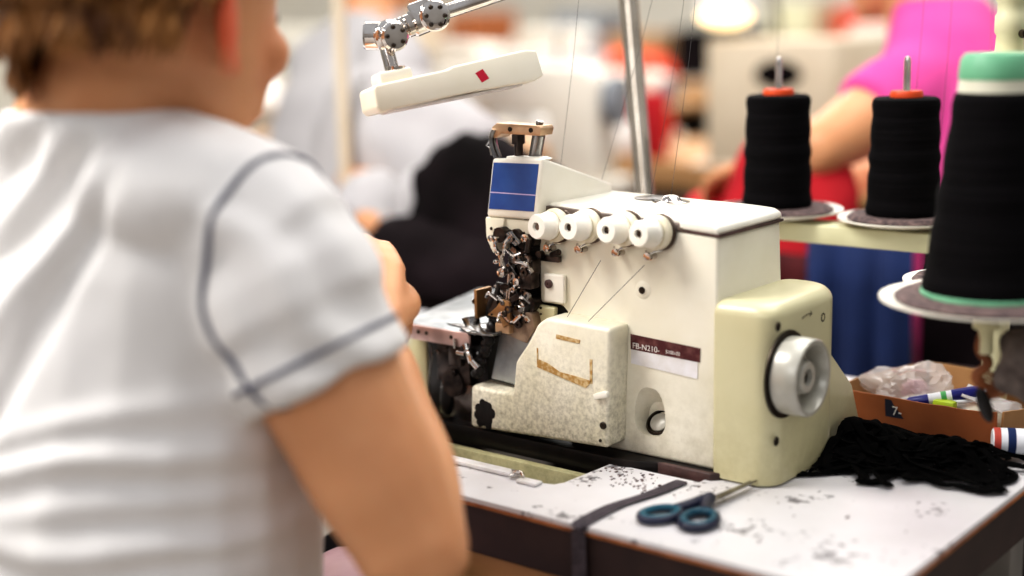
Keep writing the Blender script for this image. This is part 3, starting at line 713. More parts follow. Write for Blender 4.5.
bm = ring((.0490, -.110), .0180, .0120, 1.75, .0030, .7562, None, ''); obj('handle_liner', bm, M['teal'], h2)
bm = B(); prism(bm, [(.027, -.078), (.036, -.074), (.0385, -.02), (.0370, .012), (.0345, -.02)], 'z', .7545, .7558, .0004); obj('blade', bm, M['steel'], S)
bm = B(); prism(bm, [(.030, -.074), (.040, -.078), (.0425, -.020), (.0435, .008), (.0380, -.02)], 'z', .7560, .7573, .0004); obj('blade', bm, M['steel'], S)
bm = B(); lathe(bm, [(.004, 0), (.0038, .0015), (0, .002)], (.034, -.068, .7572)); obj('pivot_screw', bm, M['chrome'], S)

# ------------------------------------------------------------------ magnetic task lamp
A0 = V((-.2860, -.1320, 1.0868)); A1 = V((-.2130, .0170, 1.1095))
e1 = (A1-A0).normalized(); e3 = (Uv - e1*Uv.dot(e1)).normalized(); e2 = e3.cross(e1).normalized()
Lm = (A1-A0).length
def LM(p): return A0 + e1*p[0] + e2*p[1] + e3*p[2]
LH = thing('task_lamp', tuple(LM((.0, .0, .02))), 'white bar-shaped task lamp on a jointed chrome arm over the needle', 'lamp')
mm = Matrix((( e1.x, e2.x, e3.x), (e1.y, e2.y, e3.y), (e1.z, e2.z, e3.z))).to_4x4(); mm.translation = A0
bm = B(); prism(bm, [(.0, -.009), (.001, .008), (.004, .0105), (.075, .0120), (.080, .0140), (.155, .0165), (Lm-.002, .0140), (Lm, -.010), (Lm-.01, -.0135), (.09, -.0120), (.003, -.0135)], 'y', -.022, .022, .003, 3)
bmesh.ops.transform(bm, matrix=mm, verts=bm.verts); lh = obj('lamp_head', bm, M['white_paint'], LH)
bm = B(); box(bm, (.012, -.014, .009), (.044, .014, .0215), .003, 2, mm); obj('head_mount', bm, M['white_paint'], LH)
side = 1 if (e2.dot(CP-A0) > 0) else -1
bm = B(); yy = side*.0222
prism(bm, [(.100, .004), (.108, .0065), (.1125, -.003), (.1045, -.0055)], 'y', min(yy, yy-side*.0005), max(yy, yy-side*.0005)); bmesh.ops.transform(bm, matrix=mm, verts=bm.verts); obj('red_diamond', bm, M['red'], lh)
bm = B(); box(bm, (.015, -.015, -.0150), (Lm-.02, .015, -.0128), .0005, 1, mm); obj('diffuser', bm, M['label_white'], LH)
J0 = LM((.030, 0, .020)); J1 = V((-.2920, -.1010, 1.1430)); J2 = V((-.2675, -.0600, 1.1600)); J3 = V((-.2000, .085, 1.1930)); 
bm = B(); cyl(bm, J0, J1, .0065, n=20); cyl(bm, J0+V((.004, 0, 0)), J0+V((.004, 0, .006)), .0085, n=20); obj('neck_tube', bm, M['chrome'], LH)
ca = (CP-J1).normalized(); jx = Rv
bm = B(); lathe(bm, [(.0110, 0), (.0128, .002), (.0128, .020), (.0110, .022)], J1-jx*.018-ca*.004, jx, 28); lathe(bm, [(.013, 0), (.0148, .003), (.0148, .008), (.011, .011), (0, .012)], J1+jx*.004, (jx*.35+ca).normalized(), 28); jt = obj('joint', bm, M['chrome'], LH)
bm = B()
def knob(c, ax, r):
    x, y, d = frame(ax); c = V(c)
    lathe(bm, [(r*.9, 0), (r, .002), (r, .006), (r*.85, .008), (r*.4, .0085), (0, .0085)], c, ax, 28)
knob(J1+jx*.008+ca*.010, (jx*.45+ca).normalized(), .0135)
obj('knob', bm, M['chrome'], jt)
bm = B(); 
for k in range(5):
    x, y, d = frame((jx*.45+ca).normalized()); c = J1+jx*.008+ca*.010+d*.0087; a = 2*PI*k/5
    ellipsoid(bm, c+(x*math.cos(a)+y*math.sin(a))*.0085, .0022, .0022, .0022, sub=2)
obj('knob_recess', bm, M['dark_hole'], jt)
bm = B(); lathe(bm, [(.0085, 0), (.0085, .012), (.0105, .013), (.0105, .016), (.0095, .017), (.0105, .018), (.0105, .021), (.0095, .022), (.0105, .023), (.0105, .028), (.0125, .030), (.0125, .052)], J1, J2-J1, 28); obj('link_sleeve', bm, M['chrome'], LH)
bm = B(); lathe(bm, [(.0110, 0), (.0128, .002), (.0128, .020), (.0110, .022)], J2-Uv*.002-jx*.02, (jx*.8+Uv*.3).normalized(), 28); jt2 = obj('joint', bm, M['chrome'], LH)
bm = B(); knob(J2+ca*.008, (ca+jx*.25).normalized(), .0145); obj('knob', bm, M['chrome'], jt2)
bm = B()
for k in range(6):
    x, y, d = frame((ca+jx*.25).normalized()); c = J2+ca*.008+d*.0087; a = 2*PI*k/6
    ellipsoid(bm, c+(x*math.cos(a)+y*math.sin(a))*.0090, .0023, .0023, .0023, sub=2)
obj('knob_recess', bm, M['dark_hole'], jt2)
J3 = J2 + (Rv*.93+Uv*.36)*.30 + Fv*.08
bm = B(); cyl(bm, J2, J3, .0068, n=20); obj('upper_arm', bm, M['chrome'], LH)
J4 = V((J3.x, J3.y, .75))
bm = B(); cyl(bm, V((-.257, .277, 1.24)), J3, .0068, n=20); obj('cross_arm', bm, M['chrome'], LH)

# chrome pole behind the machine
bm = B(); lathe(bm, [(.030, 0), (.030, .006), (.014, .010), (.0125, .03), (.0110, .035), (.0110, .66)], (-.2220, .2540, .7515), (-.037, .024, .216), 28)
tag(obj('chrome_pole', bm, M['pole_metal']), 'tall chrome pole leaning behind the machine head', 'pole')

# ------------------------------------------------------------------ thread stand
TS = thing('thread_stand', (.136, .30, .75), 'cream thread stand with rail and post at right rear of the table', 'thread stand')
bm = B(); box(bm, (-.24, .290, .9165), (.150, .330, .9360), .0015); obj('rail', bm, M['rail'], TS)
bm = B(); tube(bm, [(.140, .295, .893), (.152, .195, .893), (.2145, .063, .899)], .006, 8); obj('side_arm', bm, M['rail'], TS)
bm = B(); lathe(bm, [(.03, 0), (.03, .008), (.0125, .012), (.0120, .355), (.026, .357), (.026, .363), (.0135, .365), (.0125, .38), (.0145, .383), (.0145, .398), (.0125, .401), (.0125, .41), (.0145, .413), (.0145, .43), (.012, .434), (.012, .62)], (.136, .307, .7505), n=28); obj('post', bm, M['rail'], TS)
bm = B(); cyl(bm, (.150, .300, 1.132), (.156, .294, 1.132), .004); obj('post_screw', bm, M['dark_hole'], TS)
bm = B(); box(bm, (-.235, .30, .7505), (-.215, .32, .9165), .001); obj('rail_support', bm, M['rail'], TS)
discs = [(-.116, .3225, .9395, .071), (.0250, .3300, .9395, .066), (.2150, .0620, .9215, .086), (.150, .195, .9080, .060), (.195, .315, .9270, .060)]
for x, y, z, r in discs:
    bm = B(); lathe(bm, [(.012, -.006), (.012, 0), (r*.75, .0), (r, .0045), (r, .0065), (r*.8, .003), (0, .003)], (x, y, z), n=48); d_ = obj('spool_disc', bm, M['disc'], TS)
    bm = B(); lathe(bm, [(r*.80, 0), (r*.86, .003), (r*.80, .0065), (0, .0068)], (x, y, z+.0028), n=48)
    for v in bm.verts: v.co += V((noise.noise(v.co*90), noise.noise(v.co*90+V((5, 0, 0))), noise.noise(v.co*120)*.6))*.0014
    obj('foam_pad', bm, M['pad'], d_)
for x, y, z in ((-.116, .3225, 1.109), (.0250, .3300, 1.110)):
    bm = B(); lathe(bm, [(.0036, 0), (.0036, .164), (.0026, .168), (0, .169)], (x, y, z-.169), n=16); obj('spool_pin', bm, M['chrome'], TS)
bm = B(); cyl(bm, (.2145, .063, .905), (.2145, .063, 1.118), .0032, n=12); obj('spool_pin', bm, M['steel'], TS)
bm = B(); lathe(bm, [(.006, 0), (.006, .02), (.011, .021), (.011, .026), (.006, .027), (.006, .032)], (.2145, .063, .881), n=20); obj('wing_nut', bm, M['rail'], TS)
bm = B(); cyl(bm, (.150, .195, .88), (.150, .195, .935), .0032, n=12); cyl(bm, (.195, .315, .92), (.195, .315, 1.08), .0032, n=12); obj('spool_pin', bm, M['steel'], TS)

def spool(base, r0, r1, h, name, label, cap, group=None):
    t = thing(name, base, label, 'thread spool', group); b = V(base)
    prof = [(.006, 0), (r0-.002, 0), (r0, .002)]
    n = 40
    for i in range(n+1):
        f = i/n; r = r0+(r1-r0)*f + .0006*math.sin(f*9*PI)+.0003*math.sin(f*41)
        prof.append((r, .002+(h-.004)*f))
    prof += [(r1-.003, h), (.006, h)]
    bm = B(); lathe(bm, prof, b, n=48); wnd = obj('wound_thread', bm, M['thread_black'], t)
    if cap == 'orange':
        bm = B(); lathe(bm, [(.0045, 0), (.0165, 0), (.0168, .003), (.0155, .0065), (.006, .0065), (.0055, .003)], b+V((0, 0, h)), n=32); obj('end_cap', bm, M['orange'], t)
    else:
        bm = B(); lathe(bm, [(.0300, 0), (.0290, .010), (.004, .010)], b+V((0, 0, h)), n=40); obj('cone_core', bm, M['paper'], t)
        bm = B(); lathe(bm, [(.0295, 0), (.0298, .002), (.0285, .015), (.0250, .020), (.010, .020), (.006, .016)], b+V((0, 0, h+.010)), n=40); obj('end_cap', bm, M['green_cap'], t)
        bm = B(); lathe(bm, [(r0-.004, 0), (r0+.0015, 0), (r0+.001, .006), (r0-.001, .008)], b+V((0, 0, -.0035)), n=48); obj('base_ring', bm, M['green_cap'], t)
    return t
spool((-.116, .3225, .9475), .0370, .0335, .121, 'thread_spool', 'black thread spool with orange cap, nearer the machine of the two', 'orange', 'orange-capped spools on the rail')
spool((.0250, .3300, .9475), .0375, .0330, .121, 'thread_spool', 'black thread spool with orange cap, next to the big green-capped cone', 'orange', 'orange-capped spools on the rail')
spool((.2145, .0630, .9310), .0520, .0320, .162, 'thread_cone', 'large black thread cone with mint green cap on its round disc in front', 'green')
spool((.195, .315, .9350), .050, .0300, .130, 'thread_cone', 'black thread cone at the right edge behind the large front cone', 'green')

# bits under the front disc
bm = B(); tube(bm, spline([(.214, .064, .905), (.210, .062, .885), (.216, .066, .872), (.209, .060, .862), (.214, .064, .852)]), .0045, 8)
for k in range(5): tube(bm, spline([(.213, .063, .868-.004*k), (.222+.002*k, .070, .860-.003*k), (.216, .064, .850-.002*k)]), .0014, 6)
tag(obj('brown_cord', bm, M['brown_cord']), 'knotted brown cord hanging under the front cone disc', 'cord')
bm = B(); ellipsoid(bm, (.217, .060, .838), .006, .004, .016, Matrix.Rotation(-.35, 3, V(Fv))); tag(obj('cord_toggle', bm, M['black']), 'black oval toggle dangling under the brown cord', 'toggle')
bm = B(); ellipsoid(bm, (.246, .075, .872), .026, .026, .030, sub=4)
for v in bm.verts: v.co += (v.co-V((.246, .075, .872))).normalized()*noise.noise(v.co*45)*.010
tag(obj('cloth_bundle', bm, M['grey_blob']), 'grey brown fluffy bundle tied below the front cone disc', 'cloth')

# ------------------------------------------------------------------ cardboard tray with contents
CB = thing('cardboard_tray', (.10, .26, .75), 'open orange-brown cardboard tray of small supplies on the table', 'box')
quad = [V((.014, .222, 0)), V((.178, .206, 0)), V((.200, .318, 0)), V((.058, .332, 0))]
ctr = sum(quad, V())/4
def wall(a, b, h0, h1, flare, th=.002):
    bm = B(); d = (b-a).normalized(); n = V((d.y, -d.x, 0)); 
    if n.dot((a+b)/2-ctr) < 0: n = -n
    N_ = 10; rows = []
    for i in range(N_+1):
        t = i/N_; p = a.lerp(b, t); hh = h0+(h1-h0)*t+noise.noise(p*30)*.002; bw = n*math.sin(t*PI)*.005
        rows.append([p+V((0, 0, .7508)), p+n*th+V((0, 0, .7508)), p+n*(th+flare)+bw+V((0, 0, .7508+hh)), p+n*flare+bw+V((0, 0, .7508+hh))])
    vs = [[bm.verts.new(q) for q in r] for r in rows]
    for i in range(N_):
        for k in range(4): bm.faces.new((vs[i][k], vs[i+1][k], vs[i+1][(k+1) % 4], vs[i][(k+1) % 4]))
    bm.faces.new(vs[0][::-1]); bm.faces.new(vs[-1]); bmesh.ops.recalc_face_normals(bm, faces=bm.faces[:]); return bm
wl = obj('tray_wall', wall(quad[0], quad[1], .037, .040, .004), M['card_out'], CB)
obj('tray_wall', wall(quad[1], quad[2], .040, .040, .003), M['card'], CB)
obj('tray_wall', wall(quad[2], quad[3], .040, .044, .003), M['card'], CB)
obj('tray_wall', wall(quad[3], quad[0], .044, .037, .003), M['card'], CB)
bm = B(); prism(bm, [(q.x, q.y) for q in quad], 'z', .7503, .7512); obj('tray_floor', bm, M['card'], CB)
bm = B(); prism(bm, [(.066, .768), (.092, .768), (.092, .785), (.066, .786)], 'y', .2095, .2100); st = obj('printed_patch', bm, M['stamp'], CB, smooth=False)
for v in st.data.vertices: v.co += V((0, .2165-.2098-(v.co.z+.75-.77)*.15 - .0075, 0))
text('7-', .013, (.074, .2060, .7715), (1, -.1, 0), (0, -.1, 1), M['white_ink'], CB, 'printed_mark', .0003)
bm = B(); prism(bm, [(.100, .342), (.185, .325), (.185, .3255), (.100, .3425)], 'z', .776, .790); obj('barcode_strip', bm, M['stamp'], CB, smooth=False)

def crumple(c, r, m, name, label, cat, amp=.3, fr=30, sub=4, seed=0):
    bm = B(); c = V(c); ellipsoid(bm, c, *r, sub=sub)
    for v in bm.verts:
        d = (v.co-c); k = noise.noise(v.co*fr+V((seed, 0, 0)))+.5*abs(noise.noise(v.co*fr*2.3+V((seed, 3, 0))))
        v.co = c + d*(1+amp*k)
        if v.co.z < .7525: v.co.z = .7525
    return tag(obj(name, bm, m, angle=25), label, cat)
crumple((.066, .262, .784), (.040, .034, .023), M['plastic_bag'], 'plastic_bag', 'crumpled clear plastic bag at the left of the cardboard tray', 'bag', .55, 38)
crumple((.092, .250, .770), (.030, .024, .014), M['paper_white'], 'paper_wad', 'crumpled white paper beneath the blue marker pen', 'paper', .4, 40, seed=4)
crumple((.150, .258, .775), (.028, .028, .012), M['plastic_bag'], 'plastic_pouch', 'clear plastic pouch of paper labels at right of the tray', 'bag', .4, 40, seed=9)
bm = B(); box(bm, (-.022, -.018, -.0006), (.022, .018, .0006), 0, 1, Matrix.Translation((.150, .250, .7885)) @ Matrix.Rotation(.35, 4, 'Y') @ Matrix.Rotation(.2, 4, 'Z'))
tag(obj('paper_label', bm, M['paper_white'], smooth=False), 'white paper label lying in the tray right of the pen', 'paper')
crumple((.066, .280, .780), (.014, .012, .010), M['lilac'], 'fabric_scrap', 'pinkish fabric scrap inside the clear plastic bag', 'fabric scrap', .4, 60, seed=12)
PN = thing('marker_pen', (.10, .235, .79), 'blue and white marker pen resting across the cardboard tray', 'pen')
p0 = V((.0900, .2190, .7840)); p1 = V((.1400, .2430, .7960)); dr = (p1-p0).normalized(); 
bm = B(); lathe(bm, [(.0035, 0), (.0050, .002), (.0052, .020)], p0-dr*.006, dr, 20); obj('pen_end', bm, M['pen_blue'], PN)
bm = B(); lathe(bm, [(.0053, 0), (.0053, .022)], p0+dr*.014, dr, 20); obj('pen_barrel', bm, M['pen_white'], PN)
bm = B(); lathe(bm, [(.0055, 0), (.0055, .005)], p0+dr*.026, dr, 20); obj('pen_band', bm, M['green_label'], PN)
bm = B(); lathe(bm, [(.0058, 0), (.0058, .022), (.0050, .028), (.0025, .030)], p0+dr*.036, dr, 20); obj('pen_cap', bm, M['pen_blue'], PN)
bm = B(); tube(bm, spline([p0+dr*.036+V((.002, -.004, -.005)), p0+dr*.052+V((.004, -.006, -.006)), p0+dr*.064+V((.003, -.002, -.003)), p0+dr*.068+V((0, 0, .003)), p0+dr*.060+V((0, 0, .006))]), .0018, 8); obj('pen_clip', bm, M['pen_white'], PN)
bm = B(); box(bm, (.108, .2185, .776), (.130, .230, .789), .003); tag(obj('plastic_clip', bm, M['lime']), 'lime green plastic clip beneath the marker pen', 'clip')
bm = B(); lathe(bm, [(.010, 0), (.012, .002), (.012, .030), (.010, .032)], (.178, .190, .768), (1, .5, 0), 20)
tag(obj('printed_tube', bm, M['pen_white']), 'red white and blue printed packet at right end of the tray', 'packet')
pk = bpy.data.objects['printed_tube']
bm = B(); lathe(bm, [(.0122, 0), (.0122, .006)], V((.178, .190, .768))+V((1, .5, 0)).normalized()*.001, (1, .5, 0), 20, cap=False); obj('red_band', bm, M['red_strip'], pk)
bm = B(); lathe(bm, [(.0122, 0), (.0122, .007)], V((.178, .190, .768))+V((1, .5, 0)).normalized()*.013, (1, .5, 0), 20, cap=False); obj('blue_band', bm, M['navy'], pk)

# ------------------------------------------------------------------ heap of black elastic
rng = random.Random(11)
def heap_h(x, y):
    return .017*math.exp(-(((x-.105)/.075)**2+((y-.150)/.045)**2)) + .016*math.exp(-(((x-.07)/.03)**2+((y-.13)/.04)**2)) + .014*math.exp(-(((x-.17)/.03)**2+((y-.15)/.03)**2))
for i in range(52):
    cx = rng.uniform(.055, .185); cy = .140+rng.gauss(0, .020)-(.02 if cx < .1 else 0)
    a = rng.uniform(-.6, .9) if i % 3 else rng.uniform(0, PI); L0 = rng.uniform(.022, .055); wv = rng.uniform(.006, .020)
    pts = []
    for k in range(9):
        t = k/8*2*PI*rng.choice([1, 1, .8]); x = math.cos(t)*L0; y = math.sin(t)*wv+rng.gauss(0, .004)
        X = cx+x*math.cos(a)-y*math.sin(a); Y = cy+x*math.sin(a)+y*math.cos(a)
        X = max(min(X, .222), .064 if Y > .02 else .03); Y = max(Y, .035+max(0, (X-.05))*.35)
        Y = min(Y, .200)
        pts.append(V((X, Y, .7535+heap_h(X, Y)*rng.uniform(.2, 1.15))))
    bm = B(); tube(bm, spline(pts, 5), 0, 6, flat=((rng.uniform(-.6, .6), rng.uniform(-.6, .6), 1), .0046, .0012))
    tag(obj('elastic_strip', bm, M['elastic']), 'black elastic strip tangled in the dark heap by the tray', 'elastic strip', 'black elastic strips heaped on the table')
for pts, lab in (([(.045, .010, .7525), (.052, .028, .7525), (.048, .036, .7525), (.075, .060, .7525), (.10, .10, .757)], 'black elastic strip whose loose end reaches toward the handwheel side'),
                 ([(.040, .150, .7525), (.030, .120, .7525), (.040, .075, .7525), (.06, .05, .7525), (.09, .075, .7525), (.13, .09, .76)], 'black elastic strip curling on the table close to the machine foot'),
                 ([(.17, .10, .757), (.20, .115, .754), (.215, .13, .7525), (.21, .155, .7525), (.18, .165, .757)], 'black elastic strip looping at the right edge of the table')):
    bm = B(); tube(bm, spline(pts, 8), 0, 6, flat=((0, 0, 1), .0040, .0012)); tag(obj('elastic_strip', bm, M['elastic']), lab, 'elastic strip')

# ------------------------------------------------------------------ people
def head_mesh(bm, c, az, pitch, s=1.0, detail=True):
    """az: turn from +Y towards +X; pitch: nod forward. returns matrix"""
    mx = Matrix.Translation(V(c)) @ Matrix.Rotation(-az, 4, 'Z') @ Matrix.Rotation(-pitch, 4, 'X') @ Matrix.Scale(s, 4)
    loft(bm, [(0, .068, -.112, .018, .018), (0, .060, -.104, .036, .034), (0, .042, -.085, .044, .046), (0, .026, -.060, .053, .061), (0, .010, -.030, .066, .086), (0, .002, .0, .071, .094),
              (0, -.002, .03, .074, .096), (0, -.004, .06, .071, .092), (0, -.004, .09, .058, .076), (0, -.002, .108, .040, .054), (0, 0, .116, .018, .026)], 28, mx)
    mr3 = mx.to_3x3()
    # nose, brow, lips, cheeks
    limb(bm, [mx @ V((0, .090, .018)), mx @ V((0, .098, -.008)), mx @ V((0, .104, -.026))], [.008, .010, .012], 12)
    ellipsoid(bm, mx @ V((0, .080, -.055)), .020, .012, .006, mr3); ellipsoid(bm, mx @ V((0, .079, -.067)), .017, .011, .006, mr3)
    ellipsoid(bm, mx @ V((0, .084, .030)), .052, .012, .009, mr3)
    for sg in (-1, 1): ellipsoid(bm, mx @ V((sg*.038, .062, -.022)), .024, .024, .022, mr3)
    if detail:
        for sg in (-1, 1):
            e0 = V((sg*.074, -.006, -.005))
            er = mr3 @ Matrix.Rotation(sg*.60, 3, 'Z') @ Matrix.Rotation(.15, 3, 'X')
            ellipsoid(bm, mx @ (e0+V((sg*.007, -.004, 0))), .0070, .0165, .034, er)
            pts = [mx @ (e0 + V((sg*(.005+.012*math.sin(t)), -.004-.012*math.sin(t), .034*math.cos(t)-.002))) for t in [k*.32 for k in range(10)]]
            tube(bm, pts, .0048, 8)
            ellipsoid(bm, mx @ (e0+V((sg*.003, .004, -.030))), .0065, .009, .010, mr3)
    return mx

def hand(bm, wrist, kn, normal, curl=1.0, s=1.0, thumb=1):
    """palm from wrist to knuckles; fingers bend away from 'normal' (back of the hand)"""
    wrist, kn = V(wrist), V(kn); d = (kn-wrist).normalized(); n = V(normal); n = (n-d*n.dot(d)).normalized(); sd = d.cross(n)*thumb
    L0 = (kn-wrist).length
    for k, o in enumerate((-.030, -.010, .010, .029)):
        a = wrist + sd*o*.45*s; b = kn + sd*o*s - d*(.004+.006*abs(k-1.3))*s
        limb(bm, [a, a.lerp(b, .5)+n*.002, b], [.015*s, .0135*s, .0115*s], 10, 4)
        fl = (.078, .086, .080, .062)[3-k]*s; p = b; ang = .35*curl; pts = [b]
        for sg in (.45, .32, .25):
            p = p + (d*math.cos(ang) - n*math.sin(ang))*fl*sg; pts.append(p); ang += .75*curl
        limb(bm, pts, [.0108*s, .0092*s, .0083*s, .0070*s], 10, 4)
    a = wrist + sd*.016*s + d*L0*.2; t1 = a + (sd*.62+d*.6-n*.25)*.040*s; t2 = t1 + (d*.85+sd*.1-n*.4)*.032*s; t3 = t2 + (d*.8-sd*.25-n*.5)*.024*s
    limb(bm, [a, t1, t2, t3], [.017*s, .0125*s, .0100*s, .0080*s], 10, 4)

def person(J, label, shirt_m, trouser_m, hair_m, vox=.006, hair_n=900, seed=1, sleeve=.115, main=False, group=None):
    """J: joints and torso rings in world coordinates"""
    X = J['x']; Y = J['y']
    bm = B()
    tr = J['torso']
    sk = .028 if main else .012
    loft(bm, [(cx, cy, z, max(rx-sk, .04), max(ry-sk, .04)) for cx, cy, z, rx, ry in tr])
    hc = V(J['head']); nk = V(J['neck'])
    mx = head_mesh(bm, hc, J['az'], J['pitch'], J.get('hs', 1))
    qk = .84 if main else 1
    limb(bm, [nk-V((0, 0, .05)), nk-V((.010*(qk < 1), 0, 0)), nk.lerp(mx @ V((0, -.02, -.03)), .5)-V((.008*(qk < 1), 0, 0)), mx @ V((0, -.022, -.02))], [.070*qk, .064, .059, .056])
    for s in ('r', 'l'):
        sh, el, wr, kn = [V(J[s+q]) for q in ('sh', 'el', 'wr', 'kn')]
        limb(bm, [nk-V((0, 0, .03)), nk.lerp(sh, .55)-V((0, 0, .008+.012*(qk < 1))), sh-V((0, 0, .006*(qk < 1)))], [.050*qk, .052*qk, .054*(1+qk)/2])
        k = J.get('arm', 1)
        limb(bm, [sh, sh.lerp(el, .35)+V(J.get(s+'bulge', (0, 0, 0))), sh.lerp(el, .7), el], [.056*k, .055*k, .050*k, .041*k])
        limb(bm, [el, el.lerp(wr, .3), el.lerp(wr, .7), wr], [.041*k, .045*k, .034*k, .024*k])
        hand(bm, wr, kn, J[s+'n'], J.get('curl', 1), .98, 1 if s == 'r' else -1)
    hp = V(J['pelvis'])
    for s in (-1, 1):
        kn, an = V(J['knee'+('r' if s > 0 else 'l')]), V(J['ankle'+('r' if s > 0 else 'l')])
        limb(bm, [hp+V((s*.09, 0, 0)), kn], [.082, .055]); limb(bm, [kn, kn.lerp(an, .3), an], [.055, .052, .036])
        limb(bm, [an-V((0, 0, .03)), an+V((0, .06, -.045)), an+V((0, .13, -.05))], [.034, .030, .024])
    body = obj('person', bm, M['skin'], org=(hp.x, hp.y, 0))
    remesh(body, vox, 3, M['skin'])
    tag(body, label, 'person', group)
    # flush of the ears, knuckles, lips and elbows
    o0 = world_org(body); at = body.data.attributes.new('flush', 'FLOAT', 'POINT')
    spots = [(mx @ V((.078, -.010, -.004)), .044, .9), (mx @ V((-.078, -.010, -.004)), .040, .75), (mx @ V((0, .095, -.061)), .022, .6), (mx @ V((.045, .06, -.02)), .04, .16)]
    mxi = mx.inverted()
    for i, v in enumerate(body.data.vertices):
        p = v.co+o0; f = 0
        for c, r, a in spots:
            q = (p-c).length/r
            if q < 1: f = max(f, a*min(1, (1-q)*2.2)*(min(1, max(0, abs((mxi @ p).x)-.0735)/.006) if a > .7 else 1))
        at.data[i].value = f
    # eyes, brows
    for s in (-1, 1):
        bm = B(); ellipsoid(bm, mx @ V((s*.031, .074, .008)), .0125, .0125, .0125); ey = obj('eye', bm, M['eye'], body)
        bm = B(); ellipsoid(bm, mx @ V((s*.032, .0845, .006)), .006, .003, .006, mx.to_3x3()); obj('iris', bm, M['eye_dark'], ey)
        bm = B(); tube(bm, spline([mx @ V((s*.014, .096, .030)), mx @ V((s*.032, .092, .036)), mx @ V((s*.050, .078, .030))]), .0035, 8); obj('eyebrow', bm, M['hair_dark'], body)
    # shirt
    bm = B(); z0 = J.get('hem', tr[0][2]+.02)
    loft(bm, [r for r in tr if r[2] >= z0-.001])
    for s in ('r', 'l'):
        sh, el = V(J[s+'sh']), V(J[s+'el'])
        k = J.get('arm', 1)
        zl = .012 if main else 0
        limb(bm, [nk-V((0, 0, .055-zl)), nk.lerp(sh, .5)-V((0, 0, .022-zl*1.4)), sh-V((0, 0, .004-zl*.6))], [.055, .064, .066])
        f = sleeve/(el-sh).length; d = (el-sh).normalized(); c1 = sh+d*sleeve
        b1 = V(J.get(s+'bulge', (0, 0, 0)))
        ps = [sh-d*.02, sh+d*.03+b1*.5, sh.lerp(c1, .65)+b1, c1+b1*.8]
        tube(bm, spline(ps, 5), [(.058+.012*min(1, i/5))*k if i < 9 else (.0655 if main else .0685)*k for i in range(16)], 24)
    if main:
        for sx in (-1, 1): ellipsoid(bm, (-.272+sx*.070, -.422, 1.040), .088, .070, .058)
    sh_ = obj('shirt', bm, shirt_m, body); remesh(sh_, vox, 5, shirt_m)
    # trousers
    bm = B()
    loft(bm, [(r[0], r[1], r[2], r[3]+.004, r[4]+.004) for r in tr if r[2] <= z0+.07] if J.get('waist') else [(tr[0][0], tr[0][1], tr[0][2]-.02, .12, .12), tr[0], (tr[0][0], tr[0][1], z0+.02, tr[0][3]-.004, tr[0][4]-.004)])
    for s in (-1, 1):
        kn, an = V(J['knee'+('r' if s > 0 else 'l')]), V(J['ankle'+('r' if s > 0 else 'l')])
        limb(bm, [hp+V((s*.09, 0, 0)), kn], [.098, .070]); limb(bm, [kn, an+V((0, 0, .03))], [.070, .056])
    t_ = obj('trousers', bm, trouser_m, body); remesh(t_, max(vox, .01), 4, trouser_m)
    # hair: under-layer and locks
    rg = random.Random(seed); bm = B()
    mi = mx
    def cap_ok(p):      # local head coordinates: where hair grows
        x, y, z = p
        if z > .055: return y < .075
        if y > .040: return False
        if abs(x) > .052 and -.045 < z < .035 and y > -.030: return False
        return z > (-.004+.006*math.sin(x*90)-.028*min(1, max(0, (-x-.03)/.02)) if main else -.085)+max(0, y+.04)*1.1
    hb = B(); loft(hb, [(0, -.022, -.092, .030, .040), (0, -.018, -.075, .046, .060), (0, -.006, -.050, .054, .074), (0, .0, -.02, .068, .094), (0, .0, .0, .0735, .0965), (0, -.002, .03, .0765, .0985), (0, -.004, .06, .0735, .0945), (0, -.004, .09, .061, .079), (0, -.002, .110, .042, .056), (0, 0, .119, .018, .026)], 40)
    bmesh.ops.subdivide_edges(hb, edges=hb.edges[:], cuts=1)
    hb.faces.ensure_lookup_table()
    kill = [f for f in hb.faces if not cap_ok(f.calc_center_median())]
    bmesh.ops.delete(hb, geom=kill, context='FACES')
    src = [(f.calc_center_median().copy(), f.normal.copy()) for f in hb.faces]
    bmesh.ops.transform(hb, matrix=mx @ Matrix.Scale(1.02, 4), verts=hb.verts)
    hair = obj('hair', hb, M['hair_dark'], body)
    for i in range(hair_n):
        p, n = rg.choice(src); n = V((p.x*1.6, p.y, max(p.z, -.02)*.9)).normalized()
        flow = V((rg.gauss(0, .25), -.35-.3*rg.random(), -1 if p.z < .075 else -.3)); flow = (flow-n*flow.dot(n)*.85).normalized()
        L0 = rg.uniform(.030, .055)*(1 if p.z > -.01 else .62); st = [p+n*.001]
        for k in range(4): st.append(st[-1]+flow*L0/4+n*(.0045-.0022*k)+V((rg.gauss(0, .0015), rg.gauss(0, .0015), 0)))
        wv = rg.uniform(.0012, .0026) if main else rg.uniform(.002, .004)
        tube(bm, [mx @ q for q in st], [wv*.6, wv, wv*.95, wv*.7, wv*.12], 4, fix=False)
    obj('hair_locks', bm, hair_m, hair, angle=80)
    return body, sh_, mx

